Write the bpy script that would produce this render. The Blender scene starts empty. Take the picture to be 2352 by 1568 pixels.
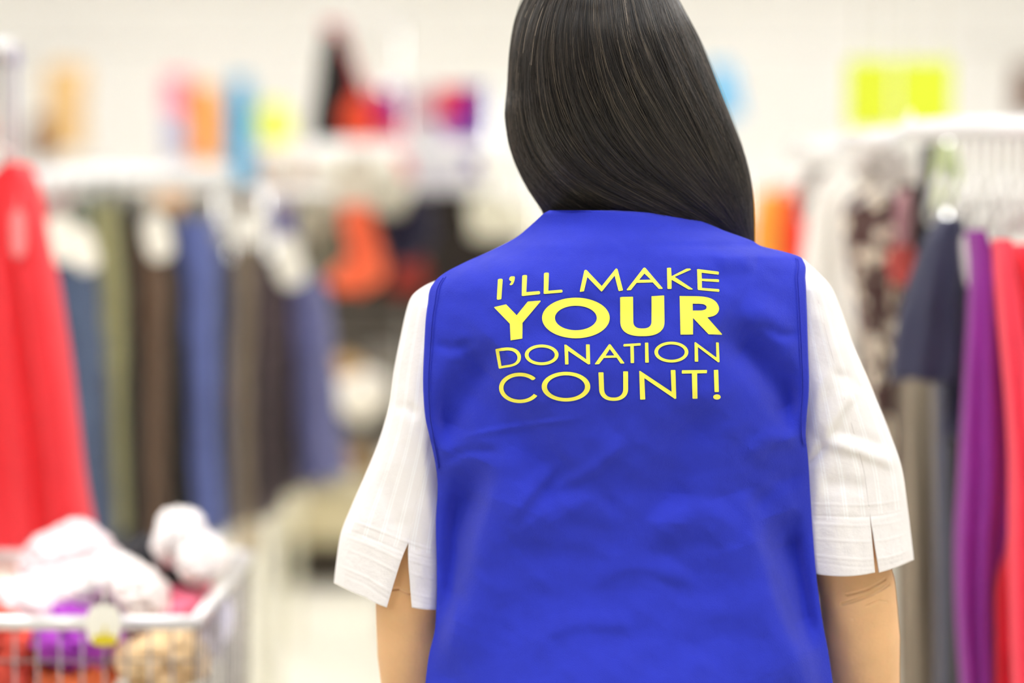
import bpy, bmesh, math, random
import numpy as np
from mathutils import Vector, Matrix
from mathutils.geometry import tessellate_polygon

# ------------------------------------------------------------------ camera, world, light, exposure
S = bpy.context.scene
F = 85.0 / 36.0 * 2352.0
CAM = Vector((0, 0, 1.37))
PITCH = math.atan((784 - 530) / F)
cd = bpy.data.cameras.new('camera'); cam = bpy.data.objects.new('camera', cd)
S.collection.objects.link(cam); S.camera = cam
cam.location = CAM; cam.rotation_euler = (math.pi / 2 - PITCH, 0, 0)
cd.lens = 85; cd.sensor_width = 36; cd.clip_start = .05; cd.clip_end = 60
cd.dof.use_dof = True; cd.dof.focus_distance = 2.315; cd.dof.aperture_fstop = 1.65; cd.dof.aperture_blades = 0
S.view_settings.view_transform = 'Standard'; S.view_settings.look = 'None'
S.view_settings.gamma = 1; S.view_settings.use_curve_mapping = False
S.view_settings.exposure = 0.0
w = bpy.data.worlds.new('world'); S.world = w; w.use_nodes = True
w.node_tree.nodes['Background'].inputs[0].default_value = (1, .98, .95, 1)
w.node_tree.nodes['Background'].inputs[1].default_value = 0.6
S.cycles.use_denoising = True
S.cycles.max_bounces = 8; S.cycles.diffuse_bounces = 5; S.cycles.glossy_bounces = 4
S.cycles.sample_clamp_indirect = 8
LAMP = 14.5           # strength of the ceiling light panels

rnd = random.Random(7)
RIGHT = Vector((1, 0, 0)); FWD = Vector((0, math.cos(PITCH), -math.sin(PITCH))); UP = Vector((0, math.sin(PITCH), math.cos(PITCH)))
def at(px, py, Y):
    d = FWD + RIGHT * ((px - 1176) / F) + UP * (-(py - 784) / F)
    return CAM + d * (Y / d.y)

# ------------------------------------------------------------------ helpers
def lin(c):
    return tuple(((v / 255) / 12.92 if v / 255 <= .04045 else ((v / 255 + .055) / 1.055) ** 2.4) for v in c)
_M = {}
def mat(name, rgb, rough=.85, metal=0, bump=0, bscale=300, sheen=0, var=0, vscale=30, emit=0, spec=.5, sss=0):
    if name in _M: return _M[name]
    m = bpy.data.materials.new(name); m.use_nodes = True; nt = m.node_tree; b = nt.nodes['Principled BSDF']
    c = lin(rgb) + (1,)
    b.inputs['Base Color'].default_value = c; b.inputs['Roughness'].default_value = rough
    b.inputs['Metallic'].default_value = metal; b.inputs['Specular IOR Level'].default_value = spec
    b.inputs['Sheen Weight'].default_value = sheen
    if sss:
        b.inputs['Subsurface Weight'].default_value = sss; b.inputs['Subsurface Radius'].default_value = (.012, .005, .003)
        b.inputs['Subsurface Scale'].default_value = 1
    if emit:
        b.inputs['Emission Color'].default_value = c; b.inputs['Emission Strength'].default_value = emit
    tc = nt.nodes.new('ShaderNodeTexCoord')
    if bump:
        n = nt.nodes.new('ShaderNodeTexNoise'); n.inputs['Scale'].default_value = bscale; n.inputs['Detail'].default_value = 3
        nt.links.new(tc.outputs['Object'], n.inputs['Vector'])
        bp = nt.nodes.new('ShaderNodeBump'); bp.inputs['Strength'].default_value = 1; bp.inputs['Distance'].default_value = bump
        nt.links.new(n.outputs['Fac'], bp.inputs['Height']); nt.links.new(bp.outputs['Normal'], b.inputs['Normal'])
    if var:
        n = nt.nodes.new('ShaderNodeTexNoise'); n.inputs['Scale'].default_value = vscale; n.inputs['Detail'].default_value = 4
        nt.links.new(tc.outputs['Object'], n.inputs['Vector'])
        r = nt.nodes.new('ShaderNodeValToRGB')
        r.color_ramp.elements[0].position = .3; r.color_ramp.elements[1].position = .7
        r.color_ramp.elements[0].color = tuple(v * (1 - var) for v in c[:3]) + (1,)
        r.color_ramp.elements[1].color = tuple(min(1, v * (1 + var)) for v in c[:3]) + (1,)
        nt.links.new(n.outputs['Fac'], r.inputs['Fac']); nt.links.new(r.outputs['Color'], b.inputs['Base Color'])
    _M[name] = m
    return m
def cloth(rgb, var=.1):
    return mat('cloth_%d_%d_%d' % rgb, rgb, .9, bump=.0006, bscale=500, sheen=.1, var=var, vscale=25, spec=.2)

def tag(o, label=None, cat=None, group=None, kind=None):
    if label: o['label'] = label
    if cat: o['category'] = cat
    if group: o['group'] = group
    if kind: o['kind'] = kind
    return o
def thing(name, label, cat, loc, group=None, kind=None):
    o = bpy.data.objects.new(name, None); S.collection.objects.link(o); o.location = loc; o.empty_display_size = .05
    return tag(o, label, cat, group, kind)
def wloc(o):
    v = Vector(o.location)
    while o.parent: o = o.parent; v += o.location
    return v
def mk(name, verts, faces, m, parent=None, smooth=True, uv=None, solid=0):
    """world-space verts -> one mesh object (identity rotation), origin at its base or at its parent"""
    if parent is not None: org = wloc(parent)
    else:
        a = np.array([tuple(v) for v in verts]); org = Vector(((a[:, 0].min() + a[:, 0].max()) / 2, (a[:, 1].min() + a[:, 1].max()) / 2, a[:, 2].min()))
    me = bpy.data.meshes.new(name); me.from_pydata([tuple(Vector(v) - org) for v in verts], [], faces)
    if uv is not None:
        l = me.uv_layers.new(name='UVMap'); vi = np.zeros(len(me.loops), 'i'); me.loops.foreach_get('vertex_index', vi)
        l.data.foreach_set('uv', np.asarray(uv, 'f')[vi].ravel())
    for x in (m if isinstance(m, (list, tuple)) else [m]): me.materials.append(x)
    if smooth: me.polygons.foreach_set('use_smooth', [True] * len(me.polygons))
    bm = bmesh.new(); bm.from_mesh(me); bmesh.ops.recalc_face_normals(bm, faces=bm.faces); bm.to_mesh(me); bm.free()
    me.update()
    o = bpy.data.objects.new(name, me); S.collection.objects.link(o)
    if parent is not None: o.parent = parent
    else: o.location = org
    if solid:
        s = o.modifiers.new('s', 'SOLIDIFY'); s.thickness = solid; s.offset = 0
    return o
class MB:
    def __init__(s): s.v = []; s.f = []
    def add(s, v, f):
        n = len(s.v); s.v += [Vector(x) for x in v]; s.f += [[i + n for i in q] for q in f]; return s
    def box(s, a, b, bev=0):
        a, b = Vector(a), Vector(b)
        v = [(x, y, z) for z in (a.z, b.z) for y in (a.y, b.y) for x in (a.x, b.x)]
        return s.add(v, [(0, 1, 3, 2), (4, 6, 7, 5), (0, 4, 5, 1), (2, 3, 7, 6), (0, 2, 6, 4), (1, 5, 7, 3)])
    def tube(s, pts, r, n=10, cap=True, flat=1):
        pts = [Vector(p) for p in pts]; rs = r if isinstance(r, (list, tuple)) else [r] * len(pts); base = len(s.v)
        up = None
        for i, p in enumerate(pts):
            t = (pts[min(i + 1, len(pts) - 1)] - pts[max(i - 1, 0)]).normalized()
            if up is None: up = Vector((0, 1, 0)) if abs(t.y) < .9 else Vector((1, 0, 0))
            a = t.cross(up).normalized(); b = a.cross(t).normalized(); up = b
            ri = rs[i]; ra, rb = (ri if isinstance(ri, tuple) else (ri, ri * flat))
            for k in range(n):
                an = 2 * math.pi * k / n; s.v.append(p + a * math.cos(an) * ra + b * math.sin(an) * rb)
        for i in range(len(pts) - 1):
            for k in range(n):
                q = base + i * n; s.f.append([q + k, q + (k + 1) % n, q + n + (k + 1) % n, q + n + k])
        if cap: s.f.append([base + k for k in range(n)][::-1]); s.f.append([base + (len(pts) - 1) * n + k for k in range(n)])
        return s
    def ell(s, c, r, nu=20, nv=12, rot=None):
        c = Vector(c); base = len(s.v); R = rot or Matrix.Identity(3)
        for j in range(1, nv):
            th = math.pi * j / nv
            for i in range(nu):
                ph = 2 * math.pi * i / nu
                s.v.append(c + R @ Vector((r[0] * math.sin(th) * math.cos(ph), r[1] * math.sin(th) * math.sin(ph), r[2] * math.cos(th))))
        t = len(s.v); s.v.append(c + R @ Vector((0, 0, r[2]))); s.v.append(c + R @ Vector((0, 0, -r[2])))
        for j in range(nv - 2):
            for i in range(nu):
                q = base + j * nu; s.f.append([q + i, q + (i + 1) % nu, q + nu + (i + 1) % nu, q + nu + i])
        for i in range(nu):
            s.f.append([t, base + (i + 1) % nu, base + i]); q = base + (nv - 2) * nu; s.f.append([t + 1, q + i, q + (i + 1) % nu])
        return s
    def build(s, name, m, parent=None, smooth=True, **k): return mk(name, s.v, s.f, m, parent, smooth, **k)
def interp(tab, x):
    tab = np.array(tab, float); return np.interp(x, tab[:, 0], tab[:, 1])
def smint(tab, x):
    """smooth (Catmull / cubic hermite) interpolation of a table"""
    tab = np.array(tab, float); X, Yv = tab[:, 0], tab[:, 1]; m = np.gradient(Yv, X)
    x = np.clip(np.asarray(x, float), X[0], X[-1]); i = np.clip(np.searchsorted(X, x) - 1, 0, len(X) - 2)
    h = X[i + 1] - X[i]; t = (x - X[i]) / h
    return (2*t**3-3*t**2+1)*Yv[i] + (t**3-2*t**2+t)*h*m[i] + (-2*t**3+3*t**2)*Yv[i+1] + (t**3-t**2)*h*m[i+1]
def resample(pts, n):
    p = np.array(pts, float); u = np.linspace(0, 1, len(p)); uu = np.linspace(0, 1, len(p) * 12)
    q = np.stack([smint(np.stack([u, p[:, k]], 1), uu) for k in range(p.shape[1])], 1)
    d = np.r_[0, np.cumsum(np.linalg.norm(np.diff(q, axis=0), axis=1))]; d /= d[-1]
    return np.stack([np.interp(np.linspace(0, 1, n), d, q[:, k]) for k in range(p.shape[1])], 1)
_rs = np.random.RandomState(3); _tab = _rs.rand(64, 64)
def vnoise(x, y):
    x = np.asarray(x, float); y = np.asarray(y, float); xi = np.floor(x).astype(int); yi = np.floor(y).astype(int)
    fx = x - xi; fy = y - yi; fx = fx*fx*(3-2*fx); fy = fy*fy*(3-2*fy); g = lambda a, b: _tab[a % 64, b % 64]
    return (g(xi, yi)*(1-fx)*(1-fy) + g(xi+1, yi)*fx*(1-fy) + g(xi, yi+1)*(1-fx)*fy + g(xi+1, yi+1)*fx*fy) * 2 - 1
def fold(px, py, line, amp, wid, wid2=None):
    """smooth ridge along a polyline; wid on its left side, wid2 on its right side"""
    L = resample(line, 24); best = np.full(np.shape(px), 1e9); side = np.zeros(np.shape(px)); tt = np.zeros(np.shape(px))
    for i in range(len(L) - 1):
        a, b = L[i], L[i + 1]; d = b - a; l2 = d @ d
        t = np.clip(((px - a[0]) * d[0] + (py - a[1]) * d[1]) / l2, 0, 1)
        dx = px - a[0] - t * d[0]; dy = py - a[1] - t * d[1]; r = np.hypot(dx, dy); k = r < best
        best = np.where(k, r, best); side = np.where(k, dx * d[1] - dy * d[0], side); tt = np.where(k, (i + t) / (len(L) - 1), tt)
    wd = np.where(side > 0, wid, wid2 or wid)
    return amp * np.exp(-(best / wd) ** 2) * np.clip(np.sin(np.pi * tt) * 1.5, 0, 1)

# ------------------------------------------------------------------ setting
CZ = 3.5
white = mat('wall_paint', (250, 248, 244), .9, bump=.0005, bscale=60)
def slab(name, a, b, m, **k):
    o = MB().box(a, b).build(name, m, None, False); return tag(o, kind='structure', **k)
slab('floor', (-7, -3.5, -.1), (7, 14, 0), mat('floor_vinyl', (226, 221, 205), .45, var=.03, vscale=3))
slab('ceiling', (-7, -3.5, CZ), (7, 14, CZ + .1), mat('ceiling_paint', (236, 234, 230), .9))
slab('wall_back', (-7, 14, 0), (7, 14.1, CZ), white)
side = mat('wall_side_paint', (158, 154, 150), .9)
slab('wall_left', (-7.1, -3.5, 0), (-7, 14, CZ), side)
slab('wall_right', (7, -3.5, 0), (7.1, 14, CZ), side)
slab('wall_front', (-7, -3.6, 0), (7, -3.5, CZ), mat('wall_front_paint', (120, 118, 116), .9))
slab('baseboard_back', (-7, 13.98, 0), (7, 14, .12), mat('baseboard', (196, 190, 176), .6))
lampm = mat('lamp_diffuser', (250, 251, 255), .5, emit=LAMP); whm = mat('white_enamel', (240, 240, 236), .4)
for i, x in enumerate((-4.8, -1.6, 0, 1.6, 4.8)):
    for j, y in enumerate((.9, 3.5, 6.1, 8.7, 11.3)):
        if x == 0 and j: continue  # the single centre panel is an added, unseen light that brightens the woman's back
        t = thing('ceiling_light', 'ceiling light panel, %s from the left wall, %s row from the back wall' % (('first', 'second', 'third', 'fourth', 'fifth')[i], ('fifth', 'fourth', 'third', 'second', 'first')[j]), 'ceiling light', (x, y, CZ), 'ceiling light panels')
        m = MB()
        for s_ in (-1, 1):
            m.box((x + s_ * .32 - .02, y - .77, CZ - .035), (x + s_ * .32 + .02, y + .77, CZ)); m.box((x - .3, y + s_ * .75 - .02, CZ - .035), (x + .3, y + s_ * .75 + .02, CZ))
        m.build('frame', whm, t, False)
        MB().box((x - .3, y - .73, CZ - .02), (x + .3, y + .73, CZ - .001)).build('diffuser', lampm, t, False)

# ------------------------------------------------------------------ the person
P0 = at(1430, 1500, 2.42); P0.z = 0
person = thing('person', 'black-haired woman seen from behind in blue vest with yellow lettering over white blouse', 'person', P0)

# --- vest
VL = [(483, 1262), (488, 1252), (500, 1238), (520, 1216), (545, 1185), (575, 1128), (605, 1062), (625, 1024), (640, 1004), (655, 992), (700, 982), (800, 974), (900, 972), (960, 977), (1010, 988), (1060, 999), (1095, 1004), (1200, 1001), (1300, 1003), (1400, 1002), (1450, 998), (1500, 986), (1568, 977), (1700, 965), (1880, 955)]
VR = [(483, 1425), (486, 1500), (492, 1545), (505, 1600), (530, 1665), (553, 1728), (566, 1752), (575, 1790), (590, 1838), (600, 1846), (640, 1850), (700, 1853), (800, 1856), (900, 1858), (960, 1853), (1000, 1851), (1050, 1856), (1150, 1862), (1250, 1869), (1330, 1876), (1430, 1890), (1500, 1903), (1568, 1913), (1700, 1930), (1880, 1945)]
VS = [(483, 2.365), (520, 2.358), (560, 2.338), (600, 2.326), (650, 2.316), (750, 2.309), (850, 2.304), (1000, 2.317), (1150, 2.336), (1300, 2.344), (1450, 2.334), (1600, 2.310), (1880, 2.29)]
VE = [(483, 2.382), (520, 2.39), (580, 2.385), (620, 2.372), (700, 2.358), (850, 2.352), (1000, 2.358), (1100, 2.372), (1300, 2.380), (1500, 2.372), (1880, 2.36)]
VFOLDS = [
    ([(1190, 1030), (1145, 1130), (1105, 1240), (1070, 1350), (1020, 1470), (990, 1540)], 0.0207, 95, 42),
    ([(1110, 1060), (1060, 1180), (1035, 1320), (1012, 1450)], -0.0207, 44, 44),
    ([(1690, 1130), (1735, 1260), (1775, 1390), (1835, 1540), (1860, 1640)], 0.0198, 38, 95),
    ([(1790, 1180), (1835, 1320), (1880, 1490)], -0.0207, 44, 44),
    ([(1640, 770), (1720, 810), (1790, 890), (1835, 1000)], -0.0244, 52, 40),
    ([(1150, 800), (1095, 860), (1040, 940), (1005, 1030)], -0.0244, 48, 48),
    ([(1700, 700), (1780, 760), (1835, 850)], 0.0075, 40, 40),
    ([(1290, 1060), (1230, 1120), (1170, 1200)], 0.0053, 16, 26),
    ([(1440, 1010), (1360, 1080), (1270, 1120)], 0.0034, 14, 20),
    ([(1040, 1010), (1150, 985), (1330, 960)], 0.0022, 7, 9),
    ([(1010, 1060), (1080, 1035), (1160, 1040)], -0.0038, 14, 14),
    ([(1060, 900), (1200, 1000), (1300, 1180)], -0.0113, 60, 60),
    ([(1640, 930), (1560, 1050), (1540, 1200)], -0.0094, 60, 60),
    ([(1180, 1250), (1260, 1180), (1400, 1150)], 0.0075, 34, 60),
    ([(1480, 1230), (1600, 1180), (1700, 1220)], 0.0075, 34, 60),
    ([(1850, 1010), (1770, 1010), (1700, 1060)], 0.0047, 22, 22),
    ([(1860, 1090), (1790, 1110), (1720, 1180)], -0.0042, 22, 22),
    ([(1100, 590), (1160, 610), (1200, 650)], 0.0047, 24, 24),
    ([(1740, 600), (1690, 590), (1640, 600)], 0.0047, 24, 24),
    ([(1350, 1350), (1450, 1300), (1600, 1340)], 0.0029, 30, 18),
    ([(1200, 1480), (1330, 1430), (1480, 1440)], 0.0029, 30, 18),
    ([(1850, 760), (1800, 770), (1740, 740)], -0.0034, 14, 14),
    ([(985, 780), (1040, 800), (1100, 780)], -0.0034, 14, 14),
]
def vest_depth(px, py):
    px = np.asarray(px, float); py = np.asarray(py, float)
    xl, xr = smint(VL, py), smint(VR, py); t = np.clip((px - xl) / (xr - xl) * 2 - 1, -1, 1)
    s, e = smint(VS, py), smint(VE, py)
    y = e - (e - s) * (1 - np.abs(t) ** 2.3)
    edge = np.clip((1 - np.abs(t)) * 9, 0, 1) * np.clip((py - 500) / 80, 0, 1); edge = edge * edge * (3 - 2 * edge)
    # a shallow hollow between the shoulder blades
    y = y + .004 * np.exp(-(((px - 1420) / 90) ** 2)) * np.exp(-(((py - 820) / 170) ** 2))
    d = 0
    for ln, a, w1, w2 in VFOLDS: d = d + fold(px, py, ln, a, w1, w2)
    d = d + .0022 * vnoise(px / 95 + .4 * py / 75, py / 70) + .0011 * vnoise(px / 34 - py / 60, py / 40 + 9) + .00022 * vnoise(px / 14, py / 14 + 5)
    return y - d * edge
def vest_pt(px, py, off=0.0):
    d = vest_depth(px, py); out = []
    for a, b, c in zip(np.ravel(px), np.ravel(py), np.ravel(d)): out.append(at(a, b, c - off))
    return out
rows = np.concatenate([np.linspace(483, 660, 75), np.linspace(663, 1600, 300), np.linspace(1608, 1880, 30)])
nb = 260; tb = np.sin(np.linspace(-math.pi / 2, math.pi / 2, nb)) * .5 + np.linspace(-1, 1, nb) * .5
nf = 60
V = []; Fc = []
XLr, XRr = smint(VL, rows), smint(VR, rows)
PX = XLr[:, None] + (tb[None, :] + 1) / 2 * (XRr - XLr)[:, None]; PY = np.repeat(rows[:, None], nb, 1); DD = vest_depth(PX, PY)
FR = smint([(483, .075), (540, .11), (620, .145), (800, .175), (900, .19), (1100, .165), (1300, .16), (1600, .19), (1880, .20)], rows)
for i in range(len(rows)):
    for j in range(nb): V.append(at(PX[i, j], PY[i, j], DD[i, j]))
    a, b = V[-1].copy(), V[-nb].copy(); c = (a + b) / 2; hw = (a - b) / 2
    drop = 0
    for j in range(1, nf + 1):
        ph = math.pi * j / (nf + 1)
        x = c + hw * (math.copysign(abs(math.cos(ph)) ** .8, math.cos(ph))); x.y += FR[i] * math.sin(ph) ** .75
        V.append(x)
n = nb + nf
for i in range(len(rows) - 1):
    for j in range(n): Fc.append([i * n + j, i * n + (j + 1) % n, (i + 1) * n + (j + 1) % n, (i + 1) * n + j])
def fabric_node(name, rgb, weave, dist, roughv, sheen):
    m = mat(name, rgb, roughv, spec=.25, sheen=sheen, var=.05, vscale=40); nt = m.node_tree; b = nt.nodes['Principled BSDF']
    tc = nt.nodes.new('ShaderNodeTexCoord'); n1 = nt.nodes.new('ShaderNodeTexNoise'); n1.inputs['Scale'].default_value = weave
    mp = nt.nodes.new('ShaderNodeMapping'); mp.inputs['Rotation'].default_value = (0, .8, 0); mp.inputs['Scale'].default_value = (1, 1, .35)
    nt.links.new(tc.outputs['Object'], mp.inputs[0]); nt.links.new(mp.outputs[0], n1.inputs['Vector'])
    n2 = nt.nodes.new('ShaderNodeTexNoise'); n2.inputs['Scale'].default_value = 60; n2.inputs['Detail'].default_value = 5; nt.links.new(tc.outputs['Object'], n2.inputs['Vector'])
    b1 = nt.nodes.new('ShaderNodeBump'); b1.inputs['Distance'].default_value = dist; nt.links.new(n1.outputs['Fac'], b1.inputs['Height'])
    b2 = nt.nodes.new('ShaderNodeBump'); b2.inputs['Distance'].default_value = .0012; b2.inputs['Strength'].default_value = .5; nt.links.new(n2.outputs['Fac'], b2.inputs['Height'])
    nt.links.new(b1.outputs[0], b2.inputs['Normal']); nt.links.new(b2.outputs[0], b.inputs['Normal'])
    return m
blue = fabric_node('vest_twill', (42, 55, 192), 1500, .0006, .8, .12)
vest = mk('vest', V, Fc, blue, person)
vest['label'] = 'royal blue sleeveless vest back with yellow lettering'

# armhole bindings: a raised strip between the armhole edge and its seam
def strip(pts_in, pts_out, name, m, parent, th=.0022):
    n_ = len(pts_in); k = 21; v = []; f = []
    for a, b in zip(pts_in, pts_out):
        for q in range(k):
            u = q / (k - 1); h = float(np.interp(u, [0, .06, .7, .8, .86, .95, 1], [-.0004, th, th, -.0003, th * .7, th * .6, -.0006]))
            px, py = a[0] + (b[0] - a[0]) * u, a[1] + (b[1] - a[1]) * u
            v.append((px, py, h))
    A = np.array(v); W = []
    d = vest_depth(A[:, 0], A[:, 1])
    for (px, py, h), dd in zip(v, d): W.append(at(px, py, dd - h))
    for i in range(n_ - 1):
        for q in range(k - 1): f.append([i * k + q, i * k + q + 1, (i + 1) * k + q + 1, (i + 1) * k + q])
    return mk(name, W, f, m, parent)
blue2 = fabric_node('vest_binding', (41, 53, 187), 1500, .0004, .75, .12)
pyA = np.linspace(645, 1075, 150); xl = smint(VL, pyA)
o = strip(list(zip(xl + .5, pyA)), list(zip(xl + np.interp(pyA, [645, 700, 950, 1075], [26, 22, 15, 8]), pyA - np.interp(pyA, [645, 700], [10, 0]))), 'armhole_binding', blue2, vest)
pyB = np.linspace(600, 1020, 150); xr = smint(VR, pyB)
o = strip(list(zip(xr - .5, pyB)), list(zip(xr - np.interp(pyB, [600, 640, 960, 1020], [20, 24, 17, 10]), pyB - np.interp(pyB, [600, 640], [8, 0]))), 'armhole_binding', blue2, vest)
# collar edge band
xs = np.linspace(1262, 1560, 80); 
def topy(x): return np.interp(x, [1238, 1262, 1425, 1500, 1545, 1600, 1665, 1728], [500, 484, 484, 487, 493, 506, 531, 554])

# lettering: coordinates measured on the print, 3.92 units per picture pixel
def arc(cx, cy, rx, ry, a0, a1, n=28, e=1.0):
    o = []
    for i in range(n):
        a = math.radians(a0 + (a1 - a0) * i / (n - 1)); c, s_ = math.cos(a), math.sin(a)
        o.append((cx + rx * math.copysign(abs(c) ** e, c), cy + ry * math.copysign(abs(s_) ** e, s_)))
    return o
def cat(pts, n=24): return [tuple(p) for p in resample(pts, n)]
def ring(cx, cy, rx, ry, ix, iy, icy=None):
    return [arc(cx, cy, rx, ry, 0, 354, 60), arc(cx, icy or cy, ix, iy, 0, 354, 60)]
G = [
 [[(176,238),(190,235),(209,236),(214,244),(202,414),(196,421),(168,424),(161,416),(171,245)]],
 [cat([(275,228),(284,216),(304,213),(322,216),(322,240),(314,268),(300,289),(283,293)],16)+[(276,286),(290,268),(293,257)]+cat([(280,252),(272,240),(275,228)],5)],
 [[(396,204),(412,201),(430,202),(434,210),(427,355),(540,346),(549,350),(551,366),(544,374),(394,391),(385,386),(390,212)]],
 [[(592,182),(608,179),(626,181),(630,188),(625,343),(742,333),(752,338),(753,352),(746,359),(592,372),(583,368),(586,190)]],
 [[(955,155),(966,155),(975,162),(1106,300),(1230,146),(1238,141),(1249,150),(1297,335),(1293,341),(1262,346),(1256,340),(1222,208),(1112,345),(1104,350),(1096,344),(976,220),(946,348),(912,353),(908,348),(948,165)]],
 [[(1482,137),(1490,134),(1500,138),(1655,320),(1651,326),(1620,326),(1565,268),(1420,272),(1368,337),(1336,340),(1330,333)], [(1490,188),(1548,243),(1442,245)]],
 [[(1693,138),(1712,135),(1730,137),(1735,212),(1868,144),(1900,142),(1910,153),(1764,218),(1926,327),(1920,333),(1886,331),(1735,244),(1735,322),(1730,327),(1702,327),(1697,321)]],
 [[(1964,150),(1975,148),(2156,171),(2161,180),(2158,198),(2005,181),(2007,234),(2158,240),(2163,248),(2160,265),(2007,255),(2008,317),(2160,328),(2166,338),(2161,353),(1975,336),(1970,330)]],
 [[(137,490),(245,465),(340,563),(440,440),(555,431),(555,440),(393,632),(391,773),(285,790),(278,640),(140,497)]],
 ring(873,588,305,183,188,110),
 [[(1271,402),(1290,398),(1385,396),(1388,400)]+arc(1472,612,82,70,180,0,24,.75)+[(1554,392),(1664,385),(1668,388)]+arc(1472,615,199,137,0,180,44,.8)],
 [[(1807,390)]+cat([(1960,392),(2020,396),(2080,409),(2130,438),(2158,480),(2162,515),(2145,548),(2110,571),(2057,583)],26)+[(2190,733),(2186,739),(2068,735),(1928,588),(1928,737),(1815,738)], [(1925,460)]+cat([(1980,460),(2020,464),(2045,478),(2050,494),(2040,510),(2010,519),(1975,521)],16)+[(1926,521)]],
 [[(150,868)]+cat([(200,858),(255,853),(305,858),(345,876),(370,905),(379,938),(370,978),(340,1008),(290,1027),(240,1035)],30)+[(186,1045),(178,1040),(149,876)], [(182,888)]+cat([(220,883),(262,880),(300,886),(330,905),(346,935),(343,966),(322,992),(285,1006),(240,1013)],24)+[(203,1020)]],
 ring(565,920,152,93,118,67),
 [[(769,828),(785,828),(966,960),(964,827),(968,825),(994,826),(998,830),(1002,1003),(985,1006),(804,884),(807,1002),(803,1006),(776,1006)]],
 [[(1170,826),(1177,824),(1186,827),(1310,992),(1305,998),(1276,998),(1240,945),(1125,948),(1082,1003),(1046,1006),(1044,1000)], [(1178,868),(1220,925),(1140,927)]],
 [[(1304,823),(1452,814),(1458,820),(1455,836),(1394,840),(1397,990),(1393,994),(1370,994),(1366,990),(1363,842),(1305,845),(1300,838)]],
 [[(1495,811),(1521,809),(1525,813),(1530,986),(1526,990),(1501,990),(1497,986)]],
 ring(1733,895,153,94,120,69),
 [[(1941,808),(1950,805),(2138,943),(2135,810),(2139,807),(2157,808),(2160,812),(2167,984),(2155,988),(1972,850),(1975,978),(1971,982),(1946,981),(1943,977)]],
 [arc(368,1217,187,137,-40,-328,54)+[(526,1288),(494,1270)]+arc(368,1218,147,105,-325,-42,48)[::1]+[(497,1145)]],
 ring(784,1206,219,134,171,102),
 [[(1076,1080),(1080,1077),(1118,1077),(1122,1081)]+arc(1213,1222,86,82,180,0,24,.85)+[(1299,1072),(1303,1068),(1339,1068),(1343,1072)]+arc(1213,1224,131,110,0,180,40,.9)],
 [[(1443,1065),(1452,1064),(1735,1252),(1727,1060),(1731,1056),(1765,1056),(1770,1061),(1777,1312),(1765,1317),(1490,1130),(1498,1319),(1494,1322),(1456,1323),(1451,1318)]],
 [[(1827,1062),(1831,1058),(2050,1056),(2055,1061),(2052,1085),(1965,1087),(1968,1311),(1963,1315),(1928,1315),(1923,1311),(1917,1087),(1830,1089),(1826,1084)]],
 [[(2115,1056),(2151,1054),(2155,1058),(2161,1250),(2156,1255),(2126,1255),(2121,1251)]],
 [arc(2143,1299,34,24,0,345,24)],
]
# the letters C: outer arc and inner arc share orientation; build it as one outline
LV = []; LF = []
for g in G:
    loops = [[Vector((p[0] / 3.92 + 1100, p[1] / 3.92 + 580, 0)) for p in lp] for lp in g]
    tri = tessellate_polygon(loops); fl = [p for lp in loops for p in lp]
    bm = bmesh.new(); vs = [bm.verts.new(p) for p in fl]
    for t in tri:
        try: bm.faces.new([vs[k] for k in t])
        except ValueError: pass
    xs_ = [p.x for p in fl]; ys_ = [p.y for p in fl]
    c = math.ceil(min(xs_) / 9) * 9
    while c < max(xs_):
        bmesh.ops.bisect_plane(bm, geom=bm.verts[:] + bm.edges[:] + bm.faces[:], plane_co=(c, 0, 0), plane_no=(1, 0, 0)); c += 9
    c = math.ceil(min(ys_) / 9) * 9
    while c < max(ys_):
        bmesh.ops.bisect_plane(bm, geom=bm.verts[:] + bm.edges[:] + bm.faces[:], plane_co=(0, c, 0), plane_no=(0, 1, 0)); c += 9
    bm.verts.index_update(); base = len(LV)
    LV += [tuple(v.co) for v in bm.verts]; LF += [[v.index + base for v in f.verts] for f in bm.faces]; bm.free()
A = np.array(LV)
yel = mat('print_yellow', (255, 248, 92), .6, bump=.0002, bscale=1400, spec=.3)
lo = mk('lettering', vest_pt(A[:, 0], A[:, 1], .0007), LF, yel, vest)
lo['label'] = 'yellow printed words I\'LL MAKE YOUR DONATION COUNT!'

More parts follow.
